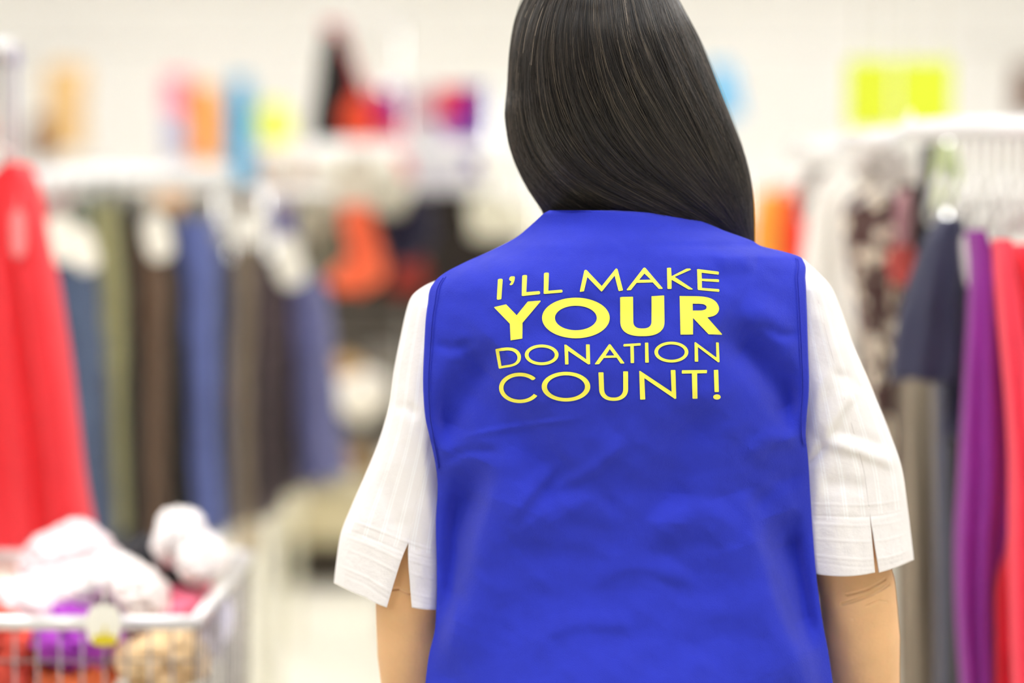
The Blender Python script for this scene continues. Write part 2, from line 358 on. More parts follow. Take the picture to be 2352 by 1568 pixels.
# --- blouse sleeves
def stripes_mat():
    m = mat('blouse_cotton', (250, 248, 244), .85, spec=.2, sss=.0); nt = m.node_tree; b = nt.nodes['Principled BSDF']
    tc = nt.nodes.new('ShaderNodeTexCoord'); sp = nt.nodes.new('ShaderNodeSeparateXYZ'); nt.links.new(tc.outputs['UV'], sp.inputs[0])
    def band(freq, ph, width):
        a = nt.nodes.new('ShaderNodeMath'); a.operation = 'MULTIPLY_ADD'; a.inputs[1].default_value = freq; a.inputs[2].default_value = ph
        nt.links.new(sp.outputs['X'], a.inputs[0]); f = nt.nodes.new('ShaderNodeMath'); f.operation = 'FRACT'; nt.links.new(a.outputs[0], f.inputs[0])
        g = nt.nodes.new('ShaderNodeMath'); g.operation = 'COMPARE'; g.inputs[1].default_value = .5; g.inputs[2].default_value = width; nt.links.new(f.outputs[0], g.inputs[0]); return g
    g1, g2 = band(7, 0, .05), band(7, .16, .04)
    ad = nt.nodes.new('ShaderNodeMath'); ad.operation = 'MAXIMUM'; nt.links.new(g1.outputs[0], ad.inputs[0]); nt.links.new(g2.outputs[0], ad.inputs[1])
    v0 = nt.nodes.new('ShaderNodeMath'); v0.operation = 'LESS_THAN'; v0.inputs[1].default_value = .84; nt.links.new(sp.outputs['Y'], v0.inputs[0])
    ml = nt.nodes.new('ShaderNodeMath'); ml.operation = 'MULTIPLY'; nt.links.new(ad.outputs[0], ml.inputs[0]); nt.links.new(v0.outputs[0], ml.inputs[1])
    mx = nt.nodes.new('ShaderNodeMixRGB'); mx.inputs[1].default_value = lin((242, 237, 234)) + (1,); mx.inputs[2].default_value = lin((249, 247, 245)) + (1,)
    nt.links.new(ml.outputs[0], mx.inputs[0]); nt.links.new(mx.outputs[0], b.inputs['Base Color'])
    n = nt.nodes.new('ShaderNodeTexNoise'); n.inputs['Scale'].default_value = 1400; nt.links.new(tc.outputs['Object'], n.inputs['Vector'])
    n2 = nt.nodes.new('ShaderNodeTexNoise'); n2.inputs['Scale'].default_value = 45; n2.inputs['Detail'].default_value = 4; nt.links.new(tc.outputs['Object'], n2.inputs['Vector'])
    b1 = nt.nodes.new('ShaderNodeBump'); b1.inputs['Distance'].default_value = .0003; nt.links.new(n.outputs['Fac'], b1.inputs['Height'])
    b2 = nt.nodes.new('ShaderNodeBump'); b2.inputs['Distance'].default_value = .003; b2.inputs['Strength'].default_value = .7; nt.links.new(n2.outputs['Fac'], b2.inputs['Height'])
    nt.links.new(b1.outputs[0], b2.inputs['Normal']); nt.links.new(b2.outputs[0], b.inputs['Normal'])
    return m
blouse = stripes_mat()
def sleeve(Lp, Rp, Yc, Bb, slit_u, slit_v, gapw, gapshift, sag, folds, seams, flip):
    nv, nu = 300, 150; L = resample(Lp, nv); R = resample(Rp, nv)
    us = np.linspace(0, 1, nu); ks = int(round(slit_u * (nu - 1))); us[ks] = slit_u
    cols = list(range(nu)); 
    # column list with the slit column doubled: (u, side)
    cl = [(us[k], -1) for k in range(ks + 1)] + [(us[k], 1) for k in range(ks, nu)]
    V = []; UVs = []; PXs = np.zeros((nv, len(cl))); PYs = PXs.copy(); T = PXs.copy(); VV = PXs.copy()
    for i in range(nv):
        v = i / (nv - 1); op = max(0, (v - slit_v) / (1 - slit_v))
        for j, (u, sd) in enumerate(cl):
            t = 2 * u - 1; x = L[i] + (R[i] - L[i]) * u
            px = x[0]; py = x[1] + sag * (1 - t * t) * v ** 5
            fall = max(0, 1 - abs(u - slit_u) * 3.2)
            px += (sd * gapw * op + gapshift * op) * fall * (1.0 if abs(u - slit_u) > 1e-6 or True else 0)
            PXs[i, j] = px; PYs[i, j] = py; T[i, j] = t; VV[i, j] = v
    B = np.interp(VV, [0, .12, .3, .7, 1], [.02, .05, Bb * .95, Bb, Bb * 1.12])
    Y = Yc - B * np.sqrt(np.clip(1 - T * T * .985, 0, 1))
    d = 0
    for ln, a, w1, w2 in folds: d = d + fold(PXs, PYs, ln, a, w1, w2)
    for _ in range(6):
        q_ = np.pad(d, 1, mode='edge'); d = (q_[1:-1, 1:-1] * 2 + q_[:-2, 1:-1] + q_[2:, 1:-1] + q_[1:-1, :-2] + q_[1:-1, 2:]) / 6
    d = d + .0014 * vnoise(PXs / 46, PYs / 80 + 3) + .0006 * vnoise(PXs / 19, PYs / 45)
    for vs_, am in seams: d = d + am * np.exp(-((VV - vs_ - .012 * np.sin(T * 2)) / .0028) ** 2)
    # cuff stands proud of the sleeve
    d = d + .0012 / (1 + np.exp(-(VV - .845) / .004))
    Y = Y - d * np.clip((1 - np.abs(T)) * 6, 0, 1)
    nc = len(cl); nfr = 40
    for i in range(nv):
        row = [at(PXs[i, j], PYs[i, j], Y[i, j]) for j in range(nc)]
        a, b = row[-1], row[0]; c = (a + b) / 2; hw = (a - b) / 2; V += row; UVs += [(cl[j][0], i / (nv - 1)) for j in range(nc)]
        for q in range(1, nfr + 1):
            ph = math.pi * q / (nfr + 1); x = c + hw * math.cos(ph); x.y += B[i, 0] * 1.0 * math.sin(ph); V.append(x); UVs.append((1 + q / nfr, i / (nv - 1)))
    n_ = nc + nfr; f = []; si = int(slit_v * (nv - 1))
    for i in range(nv - 1):
        for j in range(n_):
            if j == ks: 
                if i >= si: continue
            f.append([i * n_ + j, i * n_ + (j + 1) % n_, (i + 1) * n_ + (j + 1) % n_, (i + 1) * n_ + j])
    V.append(sum((Vector(V[k]) for k in range(n_)), Vector()) / n_); UVs.append((0, 0))
    for j in range(n_): f.append([len(V) - 1, (j + 1) % n_, j])
    o = mk('blouse_sleeve', V, f, blouse, person, uv=UVs, solid=.0012)
    return o
sleeve([(1010, 642), (975, 658), (948, 680), (935, 712), (922, 770), (906, 850), (895, 930), (872, 1010), (842, 1085), (805, 1170), (784, 1225), (775, 1280), (768, 1338)],
       [(1050, 642), (1062, 670), (1070, 720), (1072, 800), (1070, 870), (1066, 930), (1060, 1000), (1056, 1060), (1050, 1130), (1045, 1200), (1040, 1260), (1036, 1320), (1034, 1398)],
       2.435, .056, .59, .82, 29, -8, 22,
       [([(935, 830), (915, 920), (900, 1010)], -.002, 18, 18), ([(905, 930), (940, 940), (960, 960)], -.003, 14, 14), ([(885, 1080), (900, 1170), (915, 1240)], -.003, 16, 22), ([(860, 1060), (830, 1150), (810, 1230)], .003, 26, 26), ([(985, 900), (975, 1050), (985, 1200)], .002, 12, 20)],
       [(.815, .0007), (.845, -.0006), (.865, .0005), (.90, .0004), (.955, .0006), (.975, -.0004)], False)
sleeve([(1800, 596), (1790, 640), (1788, 720), (1790, 800), (1790, 900), (1792, 1000), (1800, 1100), (1812, 1200), (1832, 1307)],
       [(1842, 594), (1884, 632), (1915, 672), (1955, 780), (2010, 912), (2045, 1000), (2070, 1075), (2084, 1170), (2098, 1285)],
       2.435, .058, .685, .83, 5, 0, 26,
       [([(1962, 888), (1925, 950), (1886, 1012)], .005, 12, 34), ([(1884, 1014), (1960, 1032), (2066, 1072)], .0055, 34, 12), ([(1900, 985), (1970, 1005), (2050, 1035)], -.004, 16, 16),
        ([(1850, 1075), (1880, 1040), (1900, 1015)], -.004, 9, 9), ([(1900, 850), (1950, 870), (1990, 900)], -.0025, 14, 14), ([(1870, 700), (1900, 760), (1930, 820)], .002, 18, 18), ([(1880, 1120), (1930, 1110), (2000, 1130)], -.003, 20, 20), ([(1870, 1010), (1880, 900), (1930, 830)], .002, 12, 25)],
       [(.80, .0006), (.835, -.0006), (.86, .0005), (.905, .0005), (.955, .0006), (.975, -.0004)], True)

hairm_ = mat('brow_black', (42, 36, 32), .6)
# --- body: lofted volumes fused into one continuous skin
B_ = MB()
def joints(*js): return [at(*j) if len(j) == 3 else Vector(j) for j in js]
# torso
cx = at(1425, 800, 2.42).x
B_.tube([(cx, 2.44, 1.36), (cx, 2.435, 1.33), (cx, 2.445, 1.26), (cx, 2.455, 1.15), (cx, 2.46, 1.02), (cx, 2.455, .92), (cx, 2.45, .84), (cx, 2.45, .78)],
        [(.06, .04), (.13, .05), (.15, .078), (.145, .088), (.13, .078), (.15, .085), (.16, .092), (.12, .08)], 24)
# neck and head
hx = at(1385, 200, 2.44).x
B_.tube([(cx, 2.43, 1.30), (cx - .006, 2.445, 1.38), (hx, 2.462, 1.46)], [.062, .05, .054], 20)
B_.ell((hx, 2.455, 1.545), (.074, .092, .098), 32, 24)
B_.ell((hx, 2.495, 1.475), (.054, .058, .066), 24, 16)
B_.ell((hx, 2.548, 1.505), (.0095, .016, .012)); B_.tube([(hx, 2.538, 1.54), (hx, 2.556, 1.508)], [.006, .010], 10)
B_.ell((hx, 2.548, 1.472), (.022, .007, .006)); B_.ell((hx, 2.545, 1.463), (.018, .008, .006))
B_.ell((hx, 2.535, 1.435), (.018, .014, .012))
for s_ in (-1, 1):
    B_.ell((hx + s_ * .03, 2.53, 1.556), (.022, .010, .006)); B_.ell((hx + s_ * .076, 2.46, 1.515), (.007, .018, .03))
# arms, forearms, hands
def arm(sh, el, wr, hand, s_, rr):
    p = joints(sh, el, wr, hand); S0, E, W, H = p
    B_.tube([S0 + (Vector((cx, 2.42, S0.z - .01)) - S0) * .4, S0, S0.lerp(E, .3), S0.lerp(E, .7), E, E.lerp(W, .22), E.lerp(W, .6), W], [.034, .036, .038, rr * 1.0, rr, rr * 1.0, rr * .82, .024], 20)
    d = (H - W).normalized(); side = Vector((0, 1, 0)).cross(d).normalized() if False else Vector((0, 1, 0)) - d * d.y; side.normalize(); nrm = d.cross(side)
    B_.tube([W - d * .01, W + d * .03, W + d * .075, W + d * .09], [(.024, .017), (.030, .015), (.038, .014), (.034, .012)], 16)
    # palm faces the thigh: finger row runs along `side`
    for k, (o_, ln) in enumerate(((-.03, .062), (-.0105, .076), (.0095, .072), (.028, .066))):
        b0 = W + d * .078 + side * o_; bend = -nrm * s_ * .012
        B_.tube([b0, b0 + d * ln * .45 + bend * .4, b0 + d * ln * .78 + bend * 1.4, b0 + d * ln * .95 + bend * 2.6], [.0092, .0088, .008, .0068], 10)
    tb_ = W + d * .025 + side * .026
    B_.tube([tb_, tb_ + d * .03 + side * .022, tb_ + d * .055 + side * .03, tb_ + d * .072 + side * .028], [.012, .0105, .0095, .0075], 10)
arm((1042, 745, 2.43), (943, 1390, 2.425), (965, 1900, 2.50), (975, 2100, 2.535), -1, .0362)
arm((1800, 735, 2.43), (1968, 1350, 2.425), (2012, 1860, 2.49), (2010, 2080, 2.525), 1, .0395)
for s_ in (-1, 1):
    B_.tube([(cx + s_ * .08, 2.43, .86), (cx + s_ * .09, 2.43, .65), (cx + s_ * .085, 2.435, .45), (cx + s_ * .085, 2.425, .28), (cx + s_ * .085, 2.42, .09)], [.085, .073, .052, .05, .034], 18)
    B_.ell((cx + s_ * .09, 2.47, .045), (.036, .105, .03))
tmp = B_.build('body_tmp', white)
rm = tmp.modifiers.new('r', 'REMESH'); rm.mode = 'VOXEL'; rm.voxel_size = .0042; rm.use_smooth_shade = True
sm = tmp.modifiers.new('s', 'SMOOTH'); sm.factor = .6; sm.iterations = 7
bpy.context.view_layer.update()
bme = bpy.data.meshes.new_from_object(tmp.evaluated_get(bpy.context.evaluated_depsgraph_get()))
bme.name = 'body'
off = Vector(tmp.location) - P0
bme.transform(Matrix.Translation(off)); bpy.data.objects.remove(tmp)
skin = mat('skin', (238, 190, 140), .5, bump=.0005, bscale=220, var=.07, vscale=18, spec=.35, sss=.25)
def crease_bump():
    nt = skin.node_tree; b = nt.nodes['Principled BSDF']; tc = nt.nodes.new('ShaderNodeTexCoord'); prev = b.inputs['Normal'].links[0].from_socket
    acc = None; darks = None
    segs = [((1935, 1388), (1990, 1368), (2044, 1345), .0011, 1), ((1945, 1365), (1990, 1352), (2035, 1332), .0009, .6), ((1990, 1390), (2020, 1380), (2040, 1385), .0009, .4), ((898, 1355), (915, 1352), (940, 1362), .001, .8)]
    for p0, pm, p1, wd, st in segs:
        for q0, q1 in ((p0, pm), (pm, p1)):
            a = at(q0[0], q0[1], 2.39) - P0; c = at(q1[0], q1[1], 2.39) - P0; a.y = c.y = 0
            mu = nt.nodes.new('ShaderNodeVectorMath'); mu.operation = 'MULTIPLY'; mu.inputs[1].default_value = (1, 0, 1); nt.links.new(tc.outputs['Object'], mu.inputs[0])
            su = nt.nodes.new('ShaderNodeVectorMath'); su.operation = 'SUBTRACT'; su.inputs[1].default_value = a; nt.links.new(mu.outputs[0], su.inputs[0])
            dv = c - a; L = dv.length; dn = dv / L
            dt = nt.nodes.new('ShaderNodeVectorMath'); dt.operation = 'DOT_PRODUCT'; dt.inputs[1].default_value = dn; nt.links.new(su.outputs[0], dt.inputs[0])
            cl = nt.nodes.new('ShaderNodeClamp'); cl.inputs['Max'].default_value = L; nt.links.new(dt.outputs['Value'], cl.inputs[0])
            sc = nt.nodes.new('ShaderNodeVectorMath'); sc.operation = 'SCALE'; sc.inputs[0].default_value = dn; nt.links.new(cl.outputs[0], sc.inputs['Scale'])
            di = nt.nodes.new('ShaderNodeVectorMath'); di.operation = 'DISTANCE'; nt.links.new(su.outputs[0], di.inputs[0]); nt.links.new(sc.outputs[0], di.inputs[1])
            mr = nt.nodes.new('ShaderNodeMapRange'); mr.interpolation_type = 'SMOOTHSTEP'; mr.inputs[1].default_value = 0; mr.inputs[2].default_value = wd * 2.4; mr.inputs[3].default_value = st; mr.inputs[4].default_value = 0
            nt.links.new(di.outputs['Value'], mr.inputs[0])
            if acc is None: acc = mr.outputs[0]
            else:
                m = nt.nodes.new('ShaderNodeMath'); m.operation = 'MAXIMUM'; nt.links.new(acc, m.inputs[0]); nt.links.new(mr.outputs[0], m.inputs[1]); acc = m.outputs[0]
    bp = nt.nodes.new('ShaderNodeBump'); bp.invert = True; bp.inputs['Distance'].default_value = .0022; bp.inputs['Strength'].default_value = 1
    nt.links.new(acc, bp.inputs['Height']); nt.links.new(prev, bp.inputs['Normal']); nt.links.new(bp.outputs[0], b.inputs['Normal'])
crease_bump()
bme.materials.clear(); bme.materials.append(skin)
body = bpy.data.objects.new('body', bme); S.collection.objects.link(body); body.parent = person
for s_ in (-1, 1):
    e_ = MB().ell((hx + s_ * .031, 2.531, 1.54), (.0125, .011, .0065)).build('eye', mat('eye_white', (205, 202, 198), .2), person)
    MB().ell((hx + s_ * .031, 2.539, 1.54), (.0055, .004, .0055)).build('iris', mat('iris_brown', (40, 24, 16), .2), e_)
    MB().tube([(hx + s_ * .014, 2.543, 1.562), (hx + s_ * .032, 2.541, 1.567), (hx + s_ * .05, 2.530, 1.561)], [.002, .003, .0015], 8).build('eyebrow', hairm_, person)
MB().tube([(hx - .022, 2.545, 1.467), (hx, 2.557, 1.468), (hx + .022, 2.545, 1.467)], [.002, .0055, .002], 10).build('lips', mat('lip_rose', (178, 96, 84), .5), person)
# trousers and shoes, below the frame
tm = cloth((40, 42, 52)); m = MB()
m.tube([(cx, 2.46, 1.0), (cx, 2.455, .92), (cx, 2.45, .84), (cx, 2.44, .78)], [(.15, .085), (.165, .092), (.172, .10), (.15, .09)], 28)
for s_ in (-1, 1):
    m.tube([(cx + s_ * .085, 2.43, .86), (cx + s_ * .093, 2.43, .65), (cx + s_ * .09, 2.435, .45), (cx + s_ * .088, 2.43, .25), (cx + s_ * .087, 2.43, .07)], [.094, .084, .07, .064, .062], 22)
m.build('trousers', tm, person)
for s_ in (-1, 1):
    q = MB(); q.ell((cx + s_ * .09, 2.475, .045), (.044, .128, .042)); q.box((cx + s_ * .09 - .042, 2.36, 0), (cx + s_ * .09 + .042, 2.59, .018)); q.build('shoe', mat('shoe_black', (30, 30, 30), .5), person)

# --- hair
HXL = [(-100, 1330), (-80, 1262), (-50, 1222), (0, 1199), (60, 1181), (130, 1171), (200, 1167), (260, 1161), (310, 1166), (350, 1176), (400, 1196), (450, 1224), (480, 1244), (500, 1254), (600, 1290)]
HXR = [(-100, 1430), (-80, 1480), (-50, 1522), (0, 1556), (60, 1590), (130, 1622), (200, 1649), (280, 1681), (350, 1706), (400, 1720), (440, 1727), (500, 1730), (560, 1731), (600, 1728)]
HYC = [(-100, 2.445), (300, 2.445), (420, 2.45), (500, 2.455), (600, 2.46)]
HB = [(-100, .05), (-80, .078), (-40, .098), (40, .112), (150, .117), (260, .112), (350, .10), (430, .086), (480, .079), (540, .066), (600, .045)]
def hair_depth(px, py, inset=0.0):
    xl, xr = smint(HXL, py), smint(HXR, py); t = np.clip((px - xl) / (xr - xl) * 2 - 1, -1, 1)
    b = smint(HB, py)
    return smint(HYC, py) - (b - inset) * np.sqrt(np.clip(1 - t * t, 0, 1))
hairm = mat('hair_black', (42, 36, 32), .4, spec=.5)
def strand_material():
    m = mat('hair_strand', (42, 36, 32), .42, spec=.55); nt = m.node_tree; b = nt.nodes['Principled BSDF']
    ci = nt.nodes.new('ShaderNodeHairInfo'); r = nt.nodes.new('ShaderNodeValToRGB'); e = r.color_ramp.elements
    e[0].position = 0; e[0].color = lin((18, 15, 14)) + (1,); e[1].position = 1; e[1].color = lin((112, 100, 86)) + (1,)
    q = e.new(.55); q.color = lin((36, 31, 28)) + (1,); q = e.new(.88); q.color = lin((66, 58, 50)) + (1,)
    nt.links.new(ci.outputs['Random'], r.inputs[0]); nt.links.new(r.outputs[0], b.inputs['Base Color']); return m
strandm = strand_material()
greym = mat('hair_grey', (196, 180, 160), .4, spec=.5)
hr = np.concatenate([np.linspace(-100, -40, 16), np.linspace(-34, 575, 90)]); V = []; nbk = 70
for py in hr:
    xl, xr, b, yc = (float(smint(T_, py)) for T_ in (HXL, HXR, HB, HYC)); c = at((xl + xr) / 2, py, yc); hw = (at(xr, py, yc) - at(xl, py, yc)).x / 2 - .003
    for j in range(nbk):
        ext = 32 + 118 * min(1, max(0, (-35 - py) / 20)) ** .5 if py < -35 else 25; ext = min(ext, 90); ph = math.radians(-ext + (180 + 2 * ext) * j / (nbk - 1))
        ln = .0022 * vnoise(j / 3.2 + py / 140, py / 260)
        V.append(c + Vector((-math.cos(ph) * (hw - .004 + ln), -math.sin(ph) * (b - .011 + ln), 0)))
f = [[i * nbk + j, i * nbk + j + 1, (i + 1) * nbk + j + 1, (i + 1) * nbk + j] for i in range(len(hr) - 1) for j in range(nbk - 1)]
V.append(at(1380, -104, 2.445)); f += [[len(V) - 1, j + 1, j] for j in range(nbk - 1)]
hair = mk('hair', V, f, hairm, person, solid=.002)
GS = [(0, [(1345, -98), (1240, -50), (1190, 40), (1170, 160), (1161, 265), (1172, 345), (1203, 415), (1243, 480), (1262, 520), (1290, 560)]),
      (.07, [(1350, -98), (1255, -40), (1203, 60), (1186, 180), (1182, 280), (1205, 370), (1255, 440), (1320, 485), (1400, 510), (1480, 530)]),
      (.2, [(1358, -98), (1275, -30), (1232, 70), (1222, 190), (1240, 300), (1300, 390), (1400, 450), (1500, 488), (1590, 520), (1650, 550)]),
      (.35, [(1368, -98), (1320, -25), (1300, 80), (1312, 195), (1360, 305), (1440, 395), (1530, 450), (1610, 500), (1675, 540), (1700, 570)]),
      (.5, [(1380, -98), (1370, -25), (1375, 80), (1405, 190), (1465, 300), (1540, 390), (1610, 455), (1668, 510), (1705, 550), (1715, 580)]),
      (.68, [(1395, -98), (1430, -25), (1450, 80), (1492, 190), (1553, 300), (1612, 390), (1660, 455), (1696, 515), (1718, 556), (1722, 585)]),
      (.86, [(1410, -98), (1495, -30), (1535, 75), (1583, 190), (1636, 300), (1676, 385), (1702, 450), (1718, 515), (1727, 560), (1728, 590)]),
      (1, [(1425, -98), (1525, -50), (1590, 58), (1645, 185), (1687, 290), (1714, 370), (1727, 440), (1731, 510), (1731, 560), (1731, 590)])]
NP = 26; GR = [(s_, resample(g, NP)) for s_, g in GS]
def guide(s_):
    for (a, ga), (b, gb) in zip(GR[:-1], GR[1:]):
        if s_ <= b: k = (s_ - a) / (b - a); k = max(0, k); return ga * (1 - k) + gb * k
    return GR[-1][1]
nr = np.random.RandomState(11); NS = 26000
clumps = nr.rand(150); coff = nr.randn(150)
def strands(name, gen, radius, m, parent, label=None):
    pts = gen; hc = bpy.data.hair_curves.new(name); hc.add_curves([len(p) for p in pts])
    arr = np.concatenate([np.array([tuple(Vector(q) - wloc(parent)) for q in p]) for p in pts]).astype('f')
    hc.attributes['position'].data.foreach_set('vector', arr.ravel())
    ra = hc.attributes.get('radius') or hc.attributes.new('radius', 'FLOAT', 'POINT')
    rr = np.concatenate([np.linspace(radius, radius * .5, len(p)) for p in pts]).astype('f'); ra.data.foreach_set('value', rr)
    hc.materials.append(m); o = bpy.data.objects.new(name, hc); S.collection.objects.link(o); o.parent = parent
    if label: o['label'] = label
    return o
def make(nst, rngs=None, lift=0.0, wild=1.0, part=None):
    out = []
    for i in range(nst):
        s_ = nr.rand() if rngs is None else nr.uniform(*rngs)
        ci = int(nr.randint(150)); 
        if rngs is None:
            k = np.argmin(np.abs(clumps - s_)) if nr.rand() < .5 else None
            if k is not None: s_ = s_ * .45 + clumps[k] * .55; ci = k
        g = guide(float(np.clip(s_, 0, 1))).copy(); tt = np.linspace(0, 1, NP)
        if rngs is None and nr.rand() < .45:
            d_ = .10 * math.sin(ci * 2.3); w_ = (tt ** 1.3)[:, None]; g = g * (1 - w_) + guide(float(np.clip(s_ + d_, 0, 1))) * w_
        dirx = np.gradient(g[:, 0]); diry = np.gradient(g[:, 1]); ll = np.hypot(dirx, diry) + 1e-6
        amp = nr.randn() * 4.5 * wild + coff[ci] * 5.0 * np.sin(tt * 3.3 + ci); wob = amp * np.sin(tt * (2 + 3 * nr.rand()) + nr.rand() * 6) * np.sin(np.pi * np.clip(tt, .02, 1) * .85)
        g[:, 0] += -diry / ll * wob; g[:, 1] += dirx / ll * wob
        xl, xr = smint(HXL, g[:, 1]), smint(HXR, g[:, 1]); slack = 2 + 5 * wild * (nr.rand() < .02)
        g[:, 0] = np.clip(g[:, 0], xl - slack, xr + slack)
        gv = sum(a_ * np.exp(-((s_ - c_) / .018) ** 2) for a_, c_ in ((.006, .12), (.007, .3), (.009, .43), (.006, .58), (.009, .77), (.005, .9))) * np.clip((tt - .25) * 2.5, 0, 1) if rngs is None else 0
        ins = gv + nr.rand() ** 1.5 * .006 - lift + .0034 * np.sin(ci * 3.1 + tt * 4)
        Y = hair_depth(g[:, 0], g[:, 1], 0) + ins
        a, b = (0, NP) if part is None else part
        out.append([at(g[k, 0], g[k, 1], Y[k]) for k in range(a, b)])
    return out
strands('hair_strands', make(NS), .00024, strandm, hair)
fly = make(260, None, .003, 6.0)
strands('stray_hairs', fly, .00011, strandm, hair)
gr = make(16, (.055, .12), .001, .3, (2, 9)) + make(26, (.15, .19), .001, .3, (2, 9)) + make(18, (.66, .70), .001, .3, (2, 9))
strands('grey_strands', gr, .00024, greym, hair, 'thin grey strands near the crown')
# ------------------------------------------------------------------ merchandise
def loft(name, rws, Y, thick, m, parent=None, rip=(0, 5, 0), seed=0, n=64, nrow=None, skew=0, edge=0, solid=0):
    """cloth volume: rows (py, x left, x right); front-to-back thickness thick, vertical folds rip=(depth m, count, lateral px)"""
    R0 = np.array(rws, float); ny = nrow or int(np.clip((R0[-1, 0] - R0[0, 0]) / 9, 10, 70)); ys = np.linspace(R0[0, 0], R0[-1, 0], ny)
    xl, xr = smint(R0[:, :2], ys), smint(R0[:, [0, 2]], ys); V = []; f = []
    for i, py in enumerate(ys):
        v = i / (ny - 1); g = min(1, .25 + v * 2.5)
        for j in range(n):
            a = 2 * math.pi * j / n; c, s_ = math.cos(a), math.sin(a); c2 = math.copysign(abs(c) ** .75, c); s2 = math.copysign(abs(s_) ** .75, s_)
            k = rip[0] * g * math.sin(rip[1] * c2 * math.pi + seed * 1.7 + .6 * math.sin(v * 4 + seed)) + rip[0] * .5 * float(vnoise(c2 * 3 + seed, v * 4 + s_))
            px = (xl[i] + xr[i]) / 2 + c2 * (xr[i] - xl[i]) / 2 * (1 + .05 * math.sin(v * 9 + seed + s_ * 2))
            p = at(px, py, Y + skew * c2); p.y += thick / 2 * s2 - abs(s_) * k * (1 if s_ < 0 else -1); p.x += k * .25 * s2
            p.z += .006 * math.sin(a * 3 + seed) * (v > .98)
            V.append(p)
    for i in range(ny - 1):
        for j in range(n): f.append([i * n + j, i * n + (j + 1) % n, (i + 1) * n + (j + 1) % n, (i + 1) * n + j])
    for i in (0, ny - 1):
        V.append(sum((V[i * n + j] for j in range(n)), Vector()) / n)
        for j in range(n): f.append([len(V) - 1, i * n + j, i * n + (j + 1) % n])
    return mk(name, V, f, m, parent)
chrome = mat('chrome', (235, 235, 232), .2, metal=1)
railm = mat('rail_glare_white', (252, 252, 250), .25)  # plain white colour stands in for the blown highlight along the chrome rails
wplas = mat('white_plastic', (226, 223, 216), .35)
clipm = mat('clip_grey', (120, 118, 112), .4, metal=.6)
card = mat('white_card', (250, 247, 232), .6)
def px2m(d, Y): return d / F * Y
def tag_card(px, py, Y, w, h, parent, m=None, tilt=0, yel=0):
    c = at(px, py, Y); hw, hh = px2m(w, Y) / 2, px2m(h, Y) / 2; q = MB(); n = 20
    R = Matrix.Rotation(tilt, 3, 'Y'); fr = []; bk = []
    for k in range(n):
        a = 2 * math.pi * k / n; x = hw * math.copysign(abs(math.cos(a)) ** .6, math.cos(a)); z = hh * math.copysign(abs(math.sin(a)) ** .6, math.sin(a))
        fr.append(c + R @ Vector((x, -.001, z))); bk.append(c + R @ Vector((x, .001, z)))
    q.add(fr + bk, [list(range(n)), list(range(n, 2 * n))[::-1]] + [[k, (k + 1) % n, n + (k + 1) % n, n + k] for k in range(n)])
    q.tube([c + R @ Vector((0, 0, hh)), c + R @ Vector((0, .01, hh + .02))], .0012, 6)
    return q.build('price_tag', m or card, parent, False)
def hook(q, p, top, r=.0022, rr=.016):
    """wire from p up to a hook over the rail at height top"""
    p = Vector(p); pts = [p, Vector((p.x, p.y, top - .012))]
    for k in range(9):
        a = math.pi * 1.0 - k * math.pi * 1.25 / 8 ; pts.append(Vector((p.x, p.y + rr + rr * math.cos(a), top + rr * math.sin(a))))
    q.tube(pts, r, 6)
def hanger(px, py_bar, Y, railz, half_px, drop_px, label, group=None, yaw=0, cat='hanger', m=None, thick=.0045):
    """plastic coat hanger; shoulders drop from the neck"""
    c = at(px, py_bar, Y); hw = px2m(half_px, Y); dr = px2m(drop_px, Y)
    t = thing('coat_hanger', label, cat, (c.x, c.y, c.z - dr), group)
    d = Vector((math.cos(yaw), math.sin(yaw), 0)); q = MB()
    a, b = c - d * hw - Vector((0, 0, dr)), c + d * hw - Vector((0, 0, dr))
    q.tube([a, a.lerp(c, .5) + Vector((0, 0, dr * .12)), c, b.lerp(c, .5) + Vector((0, 0, dr * .12)), b], thick, 8)
    q.tube([a, a + Vector((0, 0, -.012)) + d * .01, b + Vector((0, 0, -.012)) - d * .01, b], thick * .8, 8)
    q.build('hanger_frame', m or wplas, t)
    q = MB(); hook(q, c, railz); q.build('hook', chrome, t); return t

# ---- ringed rail with trousers, left
def rail_rack(name, label, p0, p1, posts, r=.0125, foot=True):
    t = thing(name, label, 'clothes rack', ((p0.x + p1.x) / 2, (p0.y + p1.y) / 2, 0))
    MB().tube([p0, p1], r, 20).build('rail', railm, t)
    for q in posts:
        MB().tube([Vector((q.x, q.y, 0.04)), Vector((q.x, q.y, q.z))], r * 1.1, 16).build('post', chrome, t)
        d = (p1 - p0).normalized(); s_ = Vector((-d.y, d.x, 0)).normalized()
        m = MB(); b = Vector((q.x, q.y, .03)); m.tube([b - s_ * .28, b + s_ * .28], .014, 12); m.build('foot', chrome, t)
    return t
RA, RB = at(40, 413, 4.95), at(520, 398, 5.5)
rk = rail_rack('clothes_rack', 'chrome rack holding a row of dark trousers behind the red shirts', RA, RB, [at(512, 398, 5.5)], .022)
rail_rack('clothes_rack', 'low rail holding the last trousers right of the cream upright', at(535, 446, 5.62), at(760, 440, 5.8), [at(612, 445, 5.66)], .010)
post_m = mat('cream_enamel', (226, 222, 196), .5)
u = at(612, 1200, 6.4)
pt = thing('rack_upright', 'broad cream upright post at the end of the trouser rack', 'post', (u.x, u.y, 0))
MB().box((u.x - .035, u.y - .02, 0), (u.x + .035, u.y + .02, 1.30)).build('column', post_m, pt, False)
MB().box((u.x - .10, u.y - .18, 0), (u.x + .10, u.y + .18, .02)).build('base_plate', post_m, pt, False)
def rail_y(px): k = (px - 40) / 480; return 413 - 15 * k, 4.75 + .6 * k
